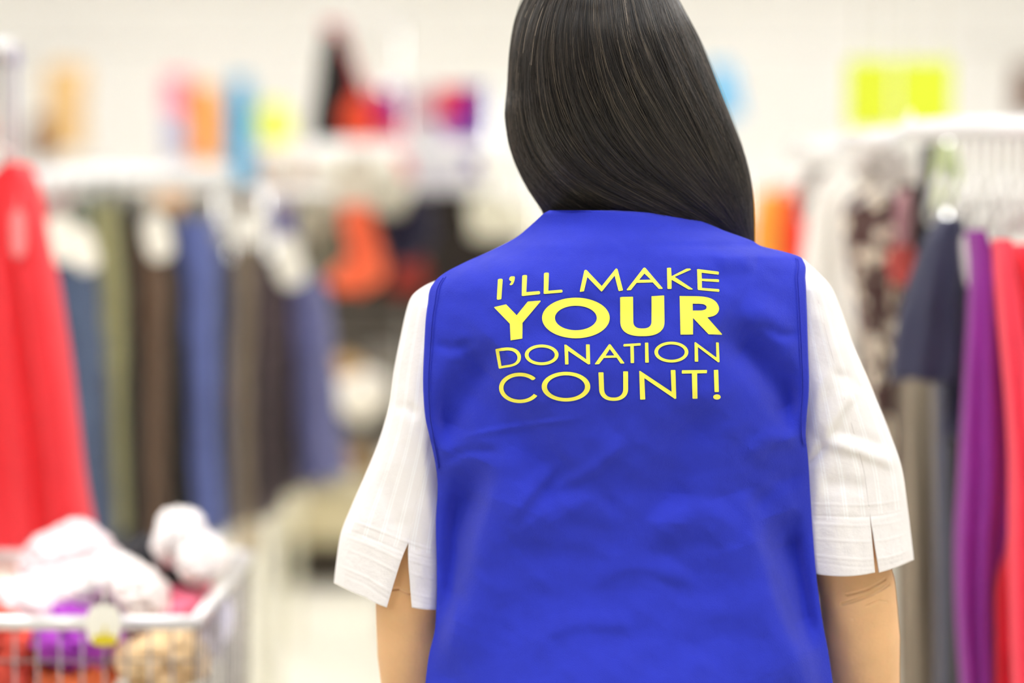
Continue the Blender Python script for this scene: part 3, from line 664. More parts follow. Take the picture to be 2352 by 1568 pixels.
TR = [  # colour, rows (top l r)(bottom l r), top, bottom, label, tag (px,py,w,h,tilt)
    ((78, 92, 118), 560, 1330, (132, 226), (196, 292), 'slate blue jeans next to the red shirt, two white tags on top', [(142, 548, 62, 110, -.15), (192, 572, 58, 104, -.25)]),
    ((58, 66, 84), 600, 1290, (196, 240), (250, 300), 'dark slate trousers wedged between slate jeans and olive trousers', []),
    ((150, 146, 104), 470, 1215, (232, 294), (250, 325), 'olive khaki trousers hanging on the left rack', []),
    ((38, 36, 32), 474, 1250, (292, 316), (318, 344), 'narrow black trousers beside the olive trousers', []),
    ((96, 76, 60), 505, 1235, (306, 392), (322, 428), 'brown trousers with one white tag at the waist', [(362, 545, 62, 104, -.2)]),
    ((30, 30, 30), 520, 1260, (388, 428), (425, 475), 'black trousers shape filling the shaded gap between brown trousers and blue jeans', []),  # black cloth put in as the shade of the gap between two pairs
    ((92, 104, 160), 505, 1215, (398, 500), (448, 528), 'washed blue jeans, brightest pair on the left rack', []),
    ((46, 50, 76), 560, 1210, (488, 530), (508, 545), 'dark navy trousers tucked behind the washed jeans', []),
    ((128, 114, 96), 450, 1190, (524, 592), (532, 606), 'taupe trousers under a round cream tag', [(570, 525, 70, 80, 0)]),
    ((88, 76, 78), 590, 1180, (584, 640), (588, 650), 'grey-brown trousers right of the taupe pair', []),
    ((70, 56, 60), 610, 1130, (630, 676), (640, 690), 'maroon-brown trousers with a long pale tag', [(662, 600, 66, 118, -.25)]),
    ((92, 94, 136), 640, 1100, (660, 745), (690, 800), 'slate-violet jeans, rightmost pair of the trouser row', []),
]
for i, (col, y0, y1, a, b, lab, tg) in enumerate(TR):
    xm_ = (a[0] + a[1]) / 2; ry, Y = rail_y(xm_) if xm_ < 530 else (445 - (xm_ - 535) * .02, 5.48 + .0008 * (xm_ - 535)) 
    g = at((a[0] + a[1]) / 2, y1, Y); t = thing('trousers', lab, 'trousers', g, 'trousers hanging on the left rack')
    ym = y0 + (y1 - y0) * .35; cm = cloth(col, .14)
    f1 = lambda y, s_: a[s_] + (b[s_] - a[s_]) * ((y - y0) / (y1 - y0))
    mid = lambda y: (f1(y, 0) + f1(y, 1)) / 2
    loft('waist', [(y0, f1(y0, 0) + 6, f1(y0, 1) - 6), (y0 + 30, f1(y0, 0), f1(y0, 1)), (ym, f1(ym, 0), f1(ym, 1)), (ym + 30, f1(ym, 0) + 4, f1(ym, 1) - 4)], Y + .16, .32, cm, t, (.006, 3, 0), i)
    w_ = (a[1] - a[0]) * .12
    loft('leg', [(ym, f1(ym, 0), f1(ym, 1) - w_), ((ym + y1) / 2, f1((ym + y1) / 2, 0) + 2, mid((ym + y1) / 2) + w_ * 2), (y1, f1(y1, 0), mid(y1) + w_ * 2)], Y + .10, .19, cm, t, (.008, 2, 0), i + .5)
    loft('leg', [(ym, f1(ym, 0) + w_, f1(ym, 1)), ((ym + y1) / 2, mid((ym + y1) / 2) - w_ * 2, f1((ym + y1) / 2, 1) - 2), (y1 - 14, mid(y1) - w_ * 2, f1(y1, 1))], Y + .24, .17, cm, t, (.008, 2, 0), i + .9)
    for px, py, w_, h_, tl in tg: tag_card(px, py, Y - .01, w_, h_, t, tilt=tl)
    cxp = (a[0] + a[1]) / 2; c = at(cxp, y0 + 4, Y + .16); rz = at(cxp, ry, Y).z
    h = thing('clip_hanger', 'chrome clip hanger on the rail above the ' + ' '.join(lab.replace(',', '').split()[:3]), 'hanger', c, 'clip hangers on the trouser rail')
    q = MB(); q.tube([c + Vector((0, -.13, .03)), c + Vector((0, .13, .03))], .003, 8); hook(q, c + Vector((0, -.15, .03)), rz); q.build('wire', chrome, h)
    for s_ in (-1, 1): MB().box(c + Vector((-.012, s_ * .12 - .02, -.015)), c + Vector((.012, s_ * .12 + .02, .035))).build('clip', clipm, h)

# second row of garments behind the trousers
rail_rack('clothes_rack', 'second rail behind the trouser row with rose, sage and amber shirts', at(90, 428, 6.3), at(520, 424, 6.4), [at(300, 426, 6.35)], .009)
for k, (x0, x1, col, lab) in enumerate(((100, 176, (150, 108, 108), 'dusty rose shirt'), (172, 232, (96, 104, 88), 'dark sage shirt'), (228, 300, (136, 140, 116), 'grey green shirt'), (296, 372, (176, 168, 140), 'light khaki shirt'), (368, 432, (222, 160, 84), 'amber shirt'), (428, 476, (132, 120, 98), 'taupe shirt'), (472, 520, (112, 98, 84), 'dark taupe shirt'))):
    o = loft('back_row_shirt', [(446, (x0 + x1) / 2 - 12, (x0 + x1) / 2 + 12), (466, x0 + 4, x1 - 4), (560, x0, x1), (900, x0, x1)], 6.34, .3, cloth(col), None, (.01, 3, 0), k)
    tag(o, lab + ' in the second row behind the trousers', 'shirt', 'shirts in the row behind the trousers')

# ---- red shirts, far left
ra, rb = at(-330, 108, 3.72), at(30, 112, 3.76)
rack2 = rail_rack('clothes_rack', 'chrome rail end above the red shirts at the picture edge', ra, rb, [at(-330, 108, 3.72)], .016)
red = cloth((252, 66, 74), .06)
def shirt(name, label, cat, body, slv, Y, th, m, group=None, rip=(.014, 4, 0), seed=0, tagp=None):
    g = at((body[-1][1] + body[-1][2]) / 2, body[-1][0], Y); t = thing(name, label, cat, g, group)
    loft('bodice', body, Y, th, m, t, rip, seed, 96)
    for k, s_ in enumerate(slv): loft('sleeve', s_, Y - th * .32, th * .62, m, t, (rip[0] * .6, 2, 0), seed + k + 2)
    return t
t = shirt('red_shirt', 'bright red long-sleeved shirt hanging at the far left', 'shirt',
      [(376, 40, 56), (420, -30, 78), (520, -160, 100), (700, -190, 120), (1000, -200, 150), (1290, -200, 175)],
      [[(384, 36, 60), (430, 22, 80), (490, 22, 98), (600, 40, 122), (760, 66, 148), (950, 95, 176), (1100, 112, 196), (1245, 120, 222)]], 3.72, .16, red, 'red shirts', seed=1)
hanger(-10, 330, 3.73, at(0, 108, 3.73).z, 60, 60, 'white hanger inside the bright red shirt')
tag_card(42, 536, 3.6, 34, 110, t, mat('pink_card', (250, 150, 150), .6))
t = shirt('red_shirt', 'second red shirt, set deeper on the rail behind the first', 'shirt',
      [(430, -60, 40), (520, -90, 60), (800, -110, 80), (1250, -120, 120)], [], 3.96, .14, cloth((230, 40, 54), .06), 'red shirts', seed=5)
for k, (px, g_) in enumerate(((6, 'grey'), (22, 'pale'), (38, 'lavender'))):
    q = MB(); p = at(px, 380, 3.74 + .03 * k); h = thing('wire_hanger', g_ + ' wire hanger hook dangling above the red shirts', 'hanger', p)
    hook(q, p, at(px, 130, 3.74 + .03 * k).z, .003); q.build('hook', mat('wire_' + g_, {'grey': (120, 120, 130), 'pale': (220, 218, 222), 'lavender': (170, 168, 200)}[g_], .4), h)
    d = MB(); d.tube([p + Vector((-.05, 0, -.05)), p, p + Vector((.04, 0, -.05))], .003, 8); d.build('shoulder_wire', mat('wire_' + g_, (0, 0, 0)), h)

# ---- shopping cart filled with clothes, bottom left
wirem = mat('cart_wire', (226, 224, 222), .3, metal=.6)
thinm = mat('cart_thin_wire', (150, 146, 144), .4, metal=.5)
Yc0, Yc1 = 2.92, 3.52
def cp(px, py, Y): return at(px, py, Y)
zt = at(270, 1430, Yc0).z; xl_, xr_ = at(-330, 1430, Yc0).x, at(448, 1430, Yc0).x; zb = zt - .42
ct = thing('shopping_cart', 'wire shopping cart heaped with clothes at the lower left', 'shopping cart', ((xl_ + xr_) / 2, (Yc0 + Yc1) / 2, 0))
C4 = [Vector((xl_, Yc0, zt)), Vector((xr_, Yc0, zt)), Vector((xr_, Yc1, zt)), Vector((xl_, Yc1, zt))]
m = MB()
for k in range(4): m.tube([C4[k], C4[(k + 1) % 4]], .009, 12)
m.build('rim', wirem, ct)
def wires(a, b, n_, vert=True):
    q = MB()
    for k in range(n_ + 1):
        p = a.lerp(b, k / n_); q.tube([p, Vector((p.x * .97 + (xl_ + xr_) / 2 * .03, p.y, zb))], .0016, 6)
    for k in range(1, 10):
        z = zt + (zb - zt) * k / 9; q.tube([Vector((a.x, a.y, z)), Vector((b.x, b.y, z))], .0010, 6)
    return q
for k in range(4):
    o = wires(C4[k], C4[(k + 1) % 4], 15 if k % 2 == 0 else 14).build('basket_side', thinm, ct)
q = MB()
for k in range(20):
    x = xl_ + (xr_ - xl_) * k / 19; q.tube([(x, Yc0, zb), (x, Yc1, zb)], .0011, 6)
q.build('basket_floor', wirem, ct)
MB().tube([(xl_ + .03, Yc0 - .0, zb), (xl_ + .03, Yc0, .2), (xr_ - .03, Yc0, .2), (xr_ - .03, Yc0, zb)], .012, 12).build('frame', wirem, ct)
MB().tube([(xl_ + .03, Yc1 - .0, zb), (xl_ + .03, Yc1, .2), (xr_ - .03, Yc1, .2), (xr_ - .03, Yc1, zb)], .012, 12).build('frame', wirem, ct)
for x in (xl_ + .03, xr_ - .03):
    for y in (Yc0, Yc1):
        MB().tube([(x - .012, y, .055), (x + .012, y, .055)], .055, 24).build('wheel', mat('wheel_rubber', (50, 50, 52), .6), ct)
        MB().tube([(x, y, .055), (x, y, .2)], .008, 8).build('fork', wirem, ct)
def crumple(name, label, cat, px, py, Y, w_, h_, m, dep=.10, seed=0, group='clothes heaped in the cart', rot=0, amp=.22):
    """bundled cloth with folds"""
    c = at(px, py, Y); rx, rz, ry = px2m(w_, Y) / 2, px2m(h_, Y) / 2, dep; nu, nv = 72, 44; V = []; f = []
    Rm = Matrix.Rotation(rot, 3, 'Y')
    for j in range(nv + 1):
        th = math.pi * j / nv
        for i in range(nu):
            ph = 2 * math.pi * i / nu; d = Vector((math.sin(th) * math.cos(ph), math.sin(th) * math.sin(ph), math.cos(th)))
            n1 = float(vnoise(d.x * 1.6 + seed + d.z, d.y * 1.6 + seed * 3)); n2 = abs(float(vnoise(d.x * 3.4 + d.y * 2 + seed * 7, d.z * 3.6 - d.y + seed))); n3 = abs(float(vnoise(d.x * 7 - d.z * 4 + seed, d.z * 7 + d.y * 6)))
            r = 1 + amp * n1 - amp * .9 * (1 - n2) ** 4 + amp * .28 * n3
            V.append(c + Rm @ Vector((d.x * rx * r, d.y * ry * r, d.z * rz * r)))
    for j in range(nv):
        for i in range(nu): f.append([j * nu + i, j * nu + (i + 1) % nu, (j + 1) * nu + (i + 1) % nu, (j + 1) * nu + i])
    o = mk(name, V, f, m, None); tag(o, label, cat, group); return o
ppk, pwh = cloth((246, 226, 228), .05), cloth((250, 244, 240), .04)
crumple('crumpled_shirt', 'pale pink fleece top, highest on the left of the heap', 'top', 165, 1290, 3.20, 230, 170, ppk, seed=1)
crumple('crumpled_shirt', 'pale pink top bunched below the fleece, over the cart rim', 'top', 90, 1370, 3.10, 230, 110, ppk, seed=2)
crumple('crumpled_shirt', 'off-white knit rolled in the middle of the heap', 'top', 235, 1330, 3.15, 190, 130, pwh, seed=3)
crumple('crumpled_shirt', 'blush white blouse trailing right towards the rim', 'top', 315, 1355, 3.11, 170, 105, cloth((248, 236, 230), .04), seed=4, rot=.35)
crumple('crumpled_shirt', 'white garment standing up out of the heap against black cloth', 'top', 410, 1232, 3.25, 110, 130, pwh, seed=5, rot=.5)
crumple('crumpled_shirt', 'white bundle hanging over the right side of the heap', 'top', 462, 1282, 3.21, 120, 100, pwh, seed=6, rot=.8)
crumple('black_garment', 'black garment folded along the top right of the heap', 'garment', 370, 1300, 3.35, 190, 105, cloth((34, 35, 40)), seed=7, rot=.45)
crumple('purple_garment', 'bright purple garment pressed against the cart wires', 'garment', 180, 1462, 3.05, 230, 150, cloth((172, 66, 190), .1), seed=8, rot=.2)
crumple('coral_garment', 'coral and orange patterned cloth at the lower left corner', 'garment', 20, 1480, 3.03, 190, 230, cloth((244, 92, 76), .25), seed=9)
crumple('beige_garment', 'beige knit low in the cart under the rim', 'garment', 370, 1515, 3.05, 190, 150, cloth((232, 200, 152), .1), seed=10)
crumple('pink_garment', 'rose pink cloth behind the rim on the right of the cart', 'garment', 385, 1415, 3.15, 170, 110, cloth((240, 120, 146), .12), seed=11)
crumple('lavender_garment', 'small lavender cloth above the rim in the middle of the cart', 'garment', 290, 1392, 3.17, 60, 50, cloth((206, 196, 238), .05), seed=12)
crumple('blue_white_garment', 'pale lavender blue cloth spilling at the right cart corner', 'garment', 490, 1440, 3.25, 90, 190, cloth((222, 220, 236), .05), seed=13, rot=.2)
crumple('red_pink_garment', 'deep pink cloth at the right back corner of the cart', 'garment', 450, 1385, 3.37, 90, 100, cloth((214, 110, 122), .1), seed=14)
crumple('orange_garment', 'orange red cloth at the very bottom of the cart', 'garment', 170, 1555, 3.05, 200, 110, cloth((246, 120, 70), .3), seed=15)
for px, py, w_, h_, c_ in ((60, 1560, 170, 200, (200, 60, 70)), (300, 1640, 300, 120, (214, 190, 160)), (-120, 1480, 220, 240, (230, 210, 212))):
    crumple('buried_garment', {60: 'dark rose', 300: 'sand coloured', -120: 'pale'}[px] + ' garment buried deep in the cart', 'garment', px, py, 3.25, w_, h_, cloth(c_), seed=px * .1)
tt = thing('hang_tag', 'round white hang tag with yellow lower edge on the cart rim', 'tag', at(235, 1490, 2.9))
tag_card(238, 1435, 2.895, 78, 95, tt); 
o = tag_card(240, 1470, 2.89, 56, 26, tt, mat('yellow_card', (226, 206, 40), .6)); o.name = 'yellow_band'

# ---- middle distance: pegboard display with hanging goods (7 - 8 m)
bw, bd = mat('display_dark', (52, 46, 40), .8), mat('slat_metal', (120, 112, 102), .5)
def panel_pts(x0, y0, x1, y1, Y): a, b = at(x0, y1, Y), at(x1, y0, Y); return a, b
Yd = 7.9
a, b = panel_pts(668, 640, 1060, 1010, Yd)
ds = thing('display_stand', 'dark display stand with horizontal slats beside the blouse sleeve', 'display stand', ((a.x + b.x) / 2, Yd + .1, 0))
MB().box((a.x, Yd + .12, at(700, 1025, Yd).z), (b.x, Yd + .16, 1.5)).build('back_panel', bw, ds, False)
for k in range(9):
    z = b.z - .03 - k * .055; MB().box((a.x, Yd, z - .011), (b.x, Yd + .03, z + .011)).build('slat', bd, ds, False)
for x in (a.x, b.x): MB().box((x - .014, Yd + .08, 0), (x + .014, Yd + .12, 1.5)).build('post', post_m, ds, False)
zsh = at(700, 1000, Yd).z
MB().box((a.x, Yd - .30, zsh - .02), (b.x, Yd + .12, zsh)).build('shelf', bd, ds, False)
# hanging goods on it
def hang(name, label, cat, rws, Y, th, col, group=None, rip=(.012, 3, 0), seed=0, var=.1):
    o = loft(name, rws, Y, th, cloth(col, var), None, rip, seed); tag(o, label, cat, group); return o
hang('coral_shirt', 'coral orange knit with a bent sleeve, hanging in the middle distance', 'top', [(470, 790, 850), (530, 788, 866), (585, 800, 880), (620, 770, 882), (650, 752, 868), (668, 775, 840)], 6.7, .10, (255, 118, 78), seed=1, var=.08)
hang('navy_garment', 'dark navy garment right of the coral knit', 'garment', [(450, 930, 985), (500, 880, 1000), (560, 880, 990), (600, 885, 960)], 6.75, .12, (38, 36, 56), seed=2)
hang('black_coat', 'black coat hanging just above the vest shoulder', 'coat', [(440, 1010, 1110), (480, 985, 1180), (600, 985, 1190), (760, 985, 1190)], 7.35, .14, (44, 38, 34), seed=3)
hang('dark_red_garment', 'dark red garment low behind the coral knit', 'garment', [(590, 905, 970), (620, 890, 985), (672, 885, 975)], 7.35, .12, (150, 56, 48), seed=4)
hang('olive_grey_garment', 'olive grey garment left of the coral knit', 'garment', [(480, 700, 790), (560, 700, 800), (650, 710, 800)], 7.35, .12, (124, 118, 100), seed=5)
hang('violet_garment', 'small blue-violet garment above the pale tag', 'garment', [(455, 610, 680), (500, 620, 690), (560, 630, 690)], 6.7, .10, (92, 84, 170), seed=6)
hang('dark_garment', 'dark brown garment behind the olive grey one', 'garment', [(520, 700, 900), (600, 690, 960), (700, 690, 980)], 7.37, .14, (56, 50, 42), seed=7)
def white_top(label, rws, Y, col, seed): return hang('pale_blouse', label, 'top', rws, Y, .12, col, 'pale tops in the middle distance', (.012, 3, 0), seed, .04)
white_top('blush white top under the yellow garment', [(338, 632, 690), (360, 600, 708), (420, 590, 715), (470, 600, 705)], 6.7, (222, 204, 192), 1)
white_top('cream top spread wide below the black and red jacket', [(345, 770, 880), (380, 738, 915), (430, 728, 925), (475, 750, 900)], 7.33, (206, 198, 180), 2)
white_top('cream top lowest in the row, touching the coral knit', [(405, 870, 930), (440, 850, 940), (490, 862, 925)], 6.66, (198, 192, 174), 3)
white_top('lilac grey top below the purple banner', [(285, 965, 1005), (330, 950, 1035), (390, 945, 1058), (440, 955, 1072)], 7.2, (204, 202, 208), 4)
white_top('large cream top nearest the vest collar', [(445, 1090, 1150), (480, 1075, 1220), (545, 1082, 1240)], 6.7, (222, 218, 196), 5)
white_top('grey cream top over the olive grey garment', [(425, 685, 730), (460, 668, 752), (540, 675, 745)], 6.7, (176, 172, 152), 6)
for k, (px, py, Y, lab) in enumerate(((656, 378, 6.6, 'below the yellow garment'), (888, 380, 6.6, 'above the navy garment'), (760, 372, 6.62, 'above the olive grey garment'), (1130, 380, 6.62, 'beside the black coat'))):
    c = at(px, py, Y); o = MB().tube([c + Vector((0, -.004, 0)), c + Vector((0, .004, 0))], .034, 28).build('size_disc', card, None)
    tag(o, 'round white size disc on the rail ' + lab, 'size disc', 'round size discs')
rail_rack('clothes_rack', 'front rail of the middle display, carrying the coral knit', at(575, 345, 6.7), at(1235, 345, 6.7), [at(1232, 345, 6.7)], .010)
rail_rack('clothes_rack', 'rear rail of the middle display, carrying the black coat', at(660, 330, 7.35), at(1235, 330, 7.35), [at(1232, 330, 7.35)], .010)
rail_rack('clothes_rack', 'high rail of the middle display, above the orange red shirt', at(730, 45, 7.6), at(930, 45, 7.6), [at(925, 45, 7.6)], .007)
rail_rack('clothes_rack', 'rail holding the orange and red dresses beside the hair', at(1700, 405, 6.3), at(1880, 405, 6.3), [at(1705, 405, 6.3)], .010)
def hung(px, py, Y, ry, lab, grp=None):
    c = at(px, py + 8, Y); t_ = thing('coat_hanger', lab, 'hanger', (c.x, c.y, c.z - .03), grp); q = MB(); q.tube([c + Vector((-.05, 0, -.03)), c, c + Vector((.05, 0, -.03))], .004, 8); q.build('hanger_frame', wplas, t_)
    q = MB(); hook(q, c, at(px, ry, Y).z); q.build('hook', chrome, t_)
for px, py, Y, lab in ((820, 470, 6.7, 'coral knit'), (955, 450, 6.75, 'navy garment'), (650, 338, 6.7, 'blush white blouse'), (895, 405, 6.7, 'lowest cream blouse'), (1120, 445, 6.7, 'large cream blouse'), (705, 425, 6.7, 'grey cream blouse'), (645, 455, 6.7, 'violet garment')):
    hung(px, py, Y, 345, 'coat hanger of the ' + lab + ' on the front rail')
for px, py, Y, lab in ((1075, 440, 7.35, 'black coat'), (935, 590, 7.35, 'dark red garment'), (745, 480, 7.35, 'olive grey garment'), (800, 520, 7.35, 'dark brown garment'), (825, 345, 7.35, 'wide cream blouse')):
    hung(px, py, Y, 330, 'coat hanger of the ' + lab + ' on the rear rail')
for px, py, lab in ((820, 225, 'orange red shirt'), (865, 205, 'magenta shirt'), (893, 290, 'rose red scarf'), (765, 52, 'black and red jacket')): hung(px, py, 7.6, 45, 'coat hanger of the ' + lab + ' on the high rail')
for px, py, lab in ((1763, 440, 'yellow orange dress'), (1826, 452, 'bright red dress'), (1805, 430, 'pale orange shirt')): hung(px, py, 6.3, 405, 'coat hanger of the ' + lab + ' beside the hair')
# tall banner of prints, black/red jacket and small high garments
tb = thing('display_banner', 'tall frame showing purple, red and grey prints beside the hair', 'display frame', (at(1000, 300, 8).x, 8.0, 0))
for nm, x0, x1, y0, y1, c_ in (('print_panel', 896, 928, 200, 300, (92, 30, 160)), ('print_panel', 928, 1006, 215, 300, (196, 160, 168)), ('print_panel', 1006, 1070, 200, 272, (214, 44, 78)), ('print_panel', 1006, 1070, 272, 330, (150, 90, 170)), ('print_panel', 1070, 1114, 198, 400, (70, 34, 156))):
    a, b = panel_pts(x0, y0, x1, y1, 8.0); MB().box((a.x, 7.99, a.z), (b.x, 8.02, b.z)).build(nm, cloth(c_, .2), tb, False)
a, b = panel_pts(890, 195, 1116, 402, 8.03)
MB().box((a.x, 8.03, a.z), (b.x, 8.05, b.z)).build('backing', mat('backing', (225, 220, 215), .8), tb, False)
MB().tube([(a.x, 8.06, 0), (a.x, 8.06, b.z)], .02, 10).build('post', chrome, tb); MB().tube([(b.x, 8.06, 0), (b.x, 8.06, b.z)], .02, 10).build('post', chrome, tb)
bj = thing('jacket', 'black jacket with red edge hung by a point, rising above the others', 'jacket', at(790, 330, 7.6))
loft('black_side', [(80, 748, 788), (160, 732, 806), (240, 722, 812), (326, 712, 816)], 7.58, .08, cloth((32, 30, 30)), bj, (.01, 2, 0), 1)
loft('red_side', [(48, 738, 786), (110, 762, 806), (180, 780, 830), (245, 790, 852), (320, 792, 856)], 7.68, .08, cloth((206, 50, 54)), bj, (.01, 2, 0), 2)
hang('orange_red_shirt', 'orange red top beside the black jacket', 'top', [(225, 800, 840), (260, 785, 862), (335, 785, 865)], 7.58, .10, (238, 86, 52), seed=3)
hang('magenta_shirt', 'magenta top between orange top and purple print', 'top', [(205, 850, 880), (240, 842, 900), (300, 850, 905)], 7.6, .10, (196, 30, 110), seed=4)
hang('rose_red_top', 'rose red scarf hanging below the magenta top', 'scarf', [(290, 868, 920), (340, 880, 940), (410, 895, 945)], 7.55, .08, (226, 70, 96), seed=5)

# ---- low gondola shelf with toys and boxes (9.3 m)
Yg = 9.2; zf = 0
a, b = panel_pts(600, 1130, 1010, 1245, Yg)
gs = thing('display_shelf', 'low beige shelf unit with dark gap below, far down the aisle', 'shelf', ((a.x + b.x) / 2, Yg + .3, 0))
gm = mat('beige_enamel', (206, 194, 156), .5)
MB().box((a.x, Yg, a.z), (b.x, Yg + .6, b.z)).build('deck', gm, gs, False)
MB().box((a.x + .05, Yg + .12, 0), (b.x, Yg + .6, a.z)).build('gap_shade_block', mat('gap_shade', (66, 58, 48), .8), gs, False)  # dark box painted in for the shade of the gap under the deck
MB().box((a.x, Yg + .58, b.z), (b.x, Yg + .62, b.z + .9)).build('back_panel', mat('brown_panel', (104, 92, 76), .8), gs, False)
for z in (b.z + .33, b.z + .66): MB().box((a.x, Yg + .15, z - .015), (b.x, Yg + .58, z + .015)).build('shelf_board', gm, gs, False)
def goods(name, label, cat, px, py, Y, w_, h_, col, seed, amp=.10): return crumple(name, label, cat, px, py, Y, w_, h_, cloth(col, .08), .09, seed, None, 0, amp)
goods('plush_toy', 'round white plush toy beside the left sleeve', 'toy', 832, 905, 7.45, 130, 120, (250, 242, 228), 3)
goods('tan_hat', 'tan knitted hat resting on the white plush toy', 'hat', 795, 845, 7.5, 80, 60, (216, 176, 116), 4)
goods('grey_plush_toy', 'grey plush toy behind the white one', 'toy', 875, 825, 7.6, 80, 60, (150, 144, 134), 5)
goods('tan_bag', 'tan bag on the far shelf', 'bag', 790, 1045, 9.25, 120, 90, (172, 136, 84), 6)
goods('white_bundle', 'white bundle at the left end of the low shelf', 'bundle', 655, 1160, 9.1, 80, 90, (236, 228, 206), 7)
goods('grey_bundle', 'grey bundle on the low shelf deck', 'bundle', 725, 1105, 9.25, 90, 60, (160, 156, 146), 8)
goods('cream_bundle', 'cream bundle right of the grey one', 'bundle', 815, 1110, 9.2, 70, 50, (204, 196, 170), 9)
goods('beige_form', 'beige crumpled form between the post and the aisle', 'bag', 548, 1235, 6.3, 70, 110, (190, 170, 140), 10)  # beige crumpled form beside the cream post

# ---- garments displayed high on the back wall
Yw = 12.6
WR = [((222, 186, 130), [(150, 112, 192), (230, 108, 192), (345, 112, 190)], 'tan jacket', 'tan jacket high on the back wall at the far left'),
      ((120, 70, 44), [(270, 78, 112), (330, 74, 116), (375, 72, 112)], 'brown bag', 'brown garment lower left of the tan jacket'),
      ((255, 130, 160), [(175, 386, 432), (255, 384, 434)], 'pink shirt', 'pink top high on the wall'),
      ((180, 178, 208), [(256, 386, 436), (365, 390, 440)], 'lavender skirt', 'lavender skirt directly under the pink top'),
      ((255, 168, 30), [(195, 448, 492), (260, 444, 502), (375, 446, 504)], 'orange dress', 'orange dress between pink top and blue dress'),
      ((40, 160, 206), [(180, 530, 572), (260, 524, 578), (430, 528, 582)], 'blue dress', 'long turquoise blue dress on the back wall'),
      ((236, 240, 40), [(240, 608, 650), (280, 598, 662), (330, 606, 668)], 'yellow shirt', 'lemon yellow top right of the blue dress'),
      ((90, 190, 236), [(150, 1625, 1672), (210, 1630, 1690), (270, 1640, 1700)], 'sky blue shirt', 'sky blue top peeking out right of the hair'),
      ((110, 70, 50), [(150, 2338, 2390), (270, 2330, 2390)], 'brown bag', 'dark brown garment at the right picture edge')]
for k, (c_, rws, nm, lab) in enumerate(WR):
    rws = [(y_, l_ - 5, r_ + 5) for y_, l_, r_ in rws]; (hung((rws[0][1] + rws[0][2]) / 2, rws[0][0], Yw, 105, 'wall rail hanger of the ' + ' '.join(lab.split()[:3])), hang(nm.replace(' ', '_'), lab, nm.split()[-1], rws, Yw, .14, c_, 'garments displayed high on the back wall', (.02, 3, 0), k, .06))
zr = at(500, 105, Yw).z
wr = thing('wall_rail', 'white display rail high along the back wall', 'rail', (0, Yw, zr))
MB().tube([(-2.9, Yw, zr), (3.0, Yw, zr)], .012, 10).build('rail', wplas, wr)
for x in (-2.8, -1.0, 1.0, 2.8): MB().tube([(x, Yw, zr), (x, 14, zr)], .01, 8).build('bracket', wplas, wr)

# ---- right side
# hanging lime sign boards
for x0, x1, lab in ((1946, 2050, 'left of two lime green boards hanging from the ceiling'), (2060, 2186, 'right of two lime green boards, wider one, hanging from the ceiling')):
    a, b = panel_pts(x0, 140, x1, 296, 6.6); s_ = thing('hanging_sign', lab, 'sign', ((a.x + b.x) / 2, 6.6, a.z), 'lime hanging boards')
    MB().box((a.x, 6.59, a.z), (b.x, 6.61, b.z)).build('board', mat('lime', (216, 230, 40), .6), s_, False)
    q = MB(); [q.tube([(x, 6.6, b.z), (x, 6.6, CZ)], .003, 6) for x in (a.x + .03, b.x - .03)]; q.build('wire', chrome, s_)
pr0, pr1 = at(2700, 284, 2.95), at(2085, 299, 3.62)
rk3 = rail_rack('clothes_rack', 'chrome rack on the right, crowded with white hangers', pr0, pr1, [pr0], .016)
pr2, pr3 = at(2075, 314, 3.75), at(1950, 322, 3.95)
rail_rack('clothes_rack', 'short chrome rail carrying the brown printed dress', pr2, pr3, [at(2168, 314, 3.97)], .016)
pr4, pr5 = at(1940, 338, 4.5), at(1825, 345, 4.85)
rail_rack('clothes_rack', 'chrome rail farther back with the long white shirt', pr4, pr5, [at(2030, 338, 4.55)], .018)
def railz(px): k = np.clip((px - 2085) / 615, 0, 1); return (299 - 15 * k), 3.62 - .67 * k
hlabs = ['first', 'second', 'third', 'fourth', 'fifth', 'sixth', 'seventh', 'eighth', 'ninth', 'tenth', 'eleventh', 'twelfth']
for k, px in enumerate((2150, 2178, 2205, 2232, 2256, 2282, 2306, 2330, 2352, 2378, 2404, 2430)):
    ry, Y = railz(px); rz = at(px, ry, Y).z
    hanger(px + 8, 395 + (k % 3) * 12, Y + .01, rz, 70 + (k % 2) * 14, 100 + (k % 4) * 14, 'white plastic hanger, %s along the right-hand rail from its inner end' % hlabs[k], 'white plastic hangers on the right-hand rail', yaw=.95, thick=.0042)
hanger(2092, 330, 3.66, at(2092, 300, 3.66).z + .012, 40, 40, 'white hanger at the inner end of the rail, under the lime boards', yaw=1.2)
wsh = shirt('white_shirt', 'long white shirt hanging on the farther right rack', 'shirt', [(405, 1890, 1925), (450, 1868, 1936), (560, 1850, 1945), (700, 1838, 1965), (820, 1835, 1975)], [[(430, 1905, 1940), (560, 1915, 1955), (700, 1930, 2008), (770, 1945, 1995)]], 4.6, .16, cloth((250, 246, 238), .03), seed=2)
hung(1905, 405, 4.62, 339, 'coat hanger of the long white shirt')
hung(2030, 425, 3.86, 317, 'coat hanger of the dotted dress')
hung(1878, 385, 4.70, 341, 'coat hanger of the grey garment beside the white shirt')
hang('grey_garment', 'grey garment top just left of the white shirt shoulder', 'garment', [(385, 1855, 1900), (430, 1840, 1890), (500, 1835, 1860)], 4.72, .08, (168, 158, 150), seed=2)
hang('yellow_orange_dress', 'yellow orange dress right beside the hair tips', 'dress', [(440, 1738, 1790), (500, 1728, 1806), (640, 1725, 1808)], 6.28, .12, (250, 176, 72), seed=3)
hang('red_dress', 'bright red dress above the right vest shoulder', 'dress', [(452, 1806, 1846), (520, 1798, 1850), (640, 1796, 1852)], 6.24, .12, (250, 52, 44), seed=4)
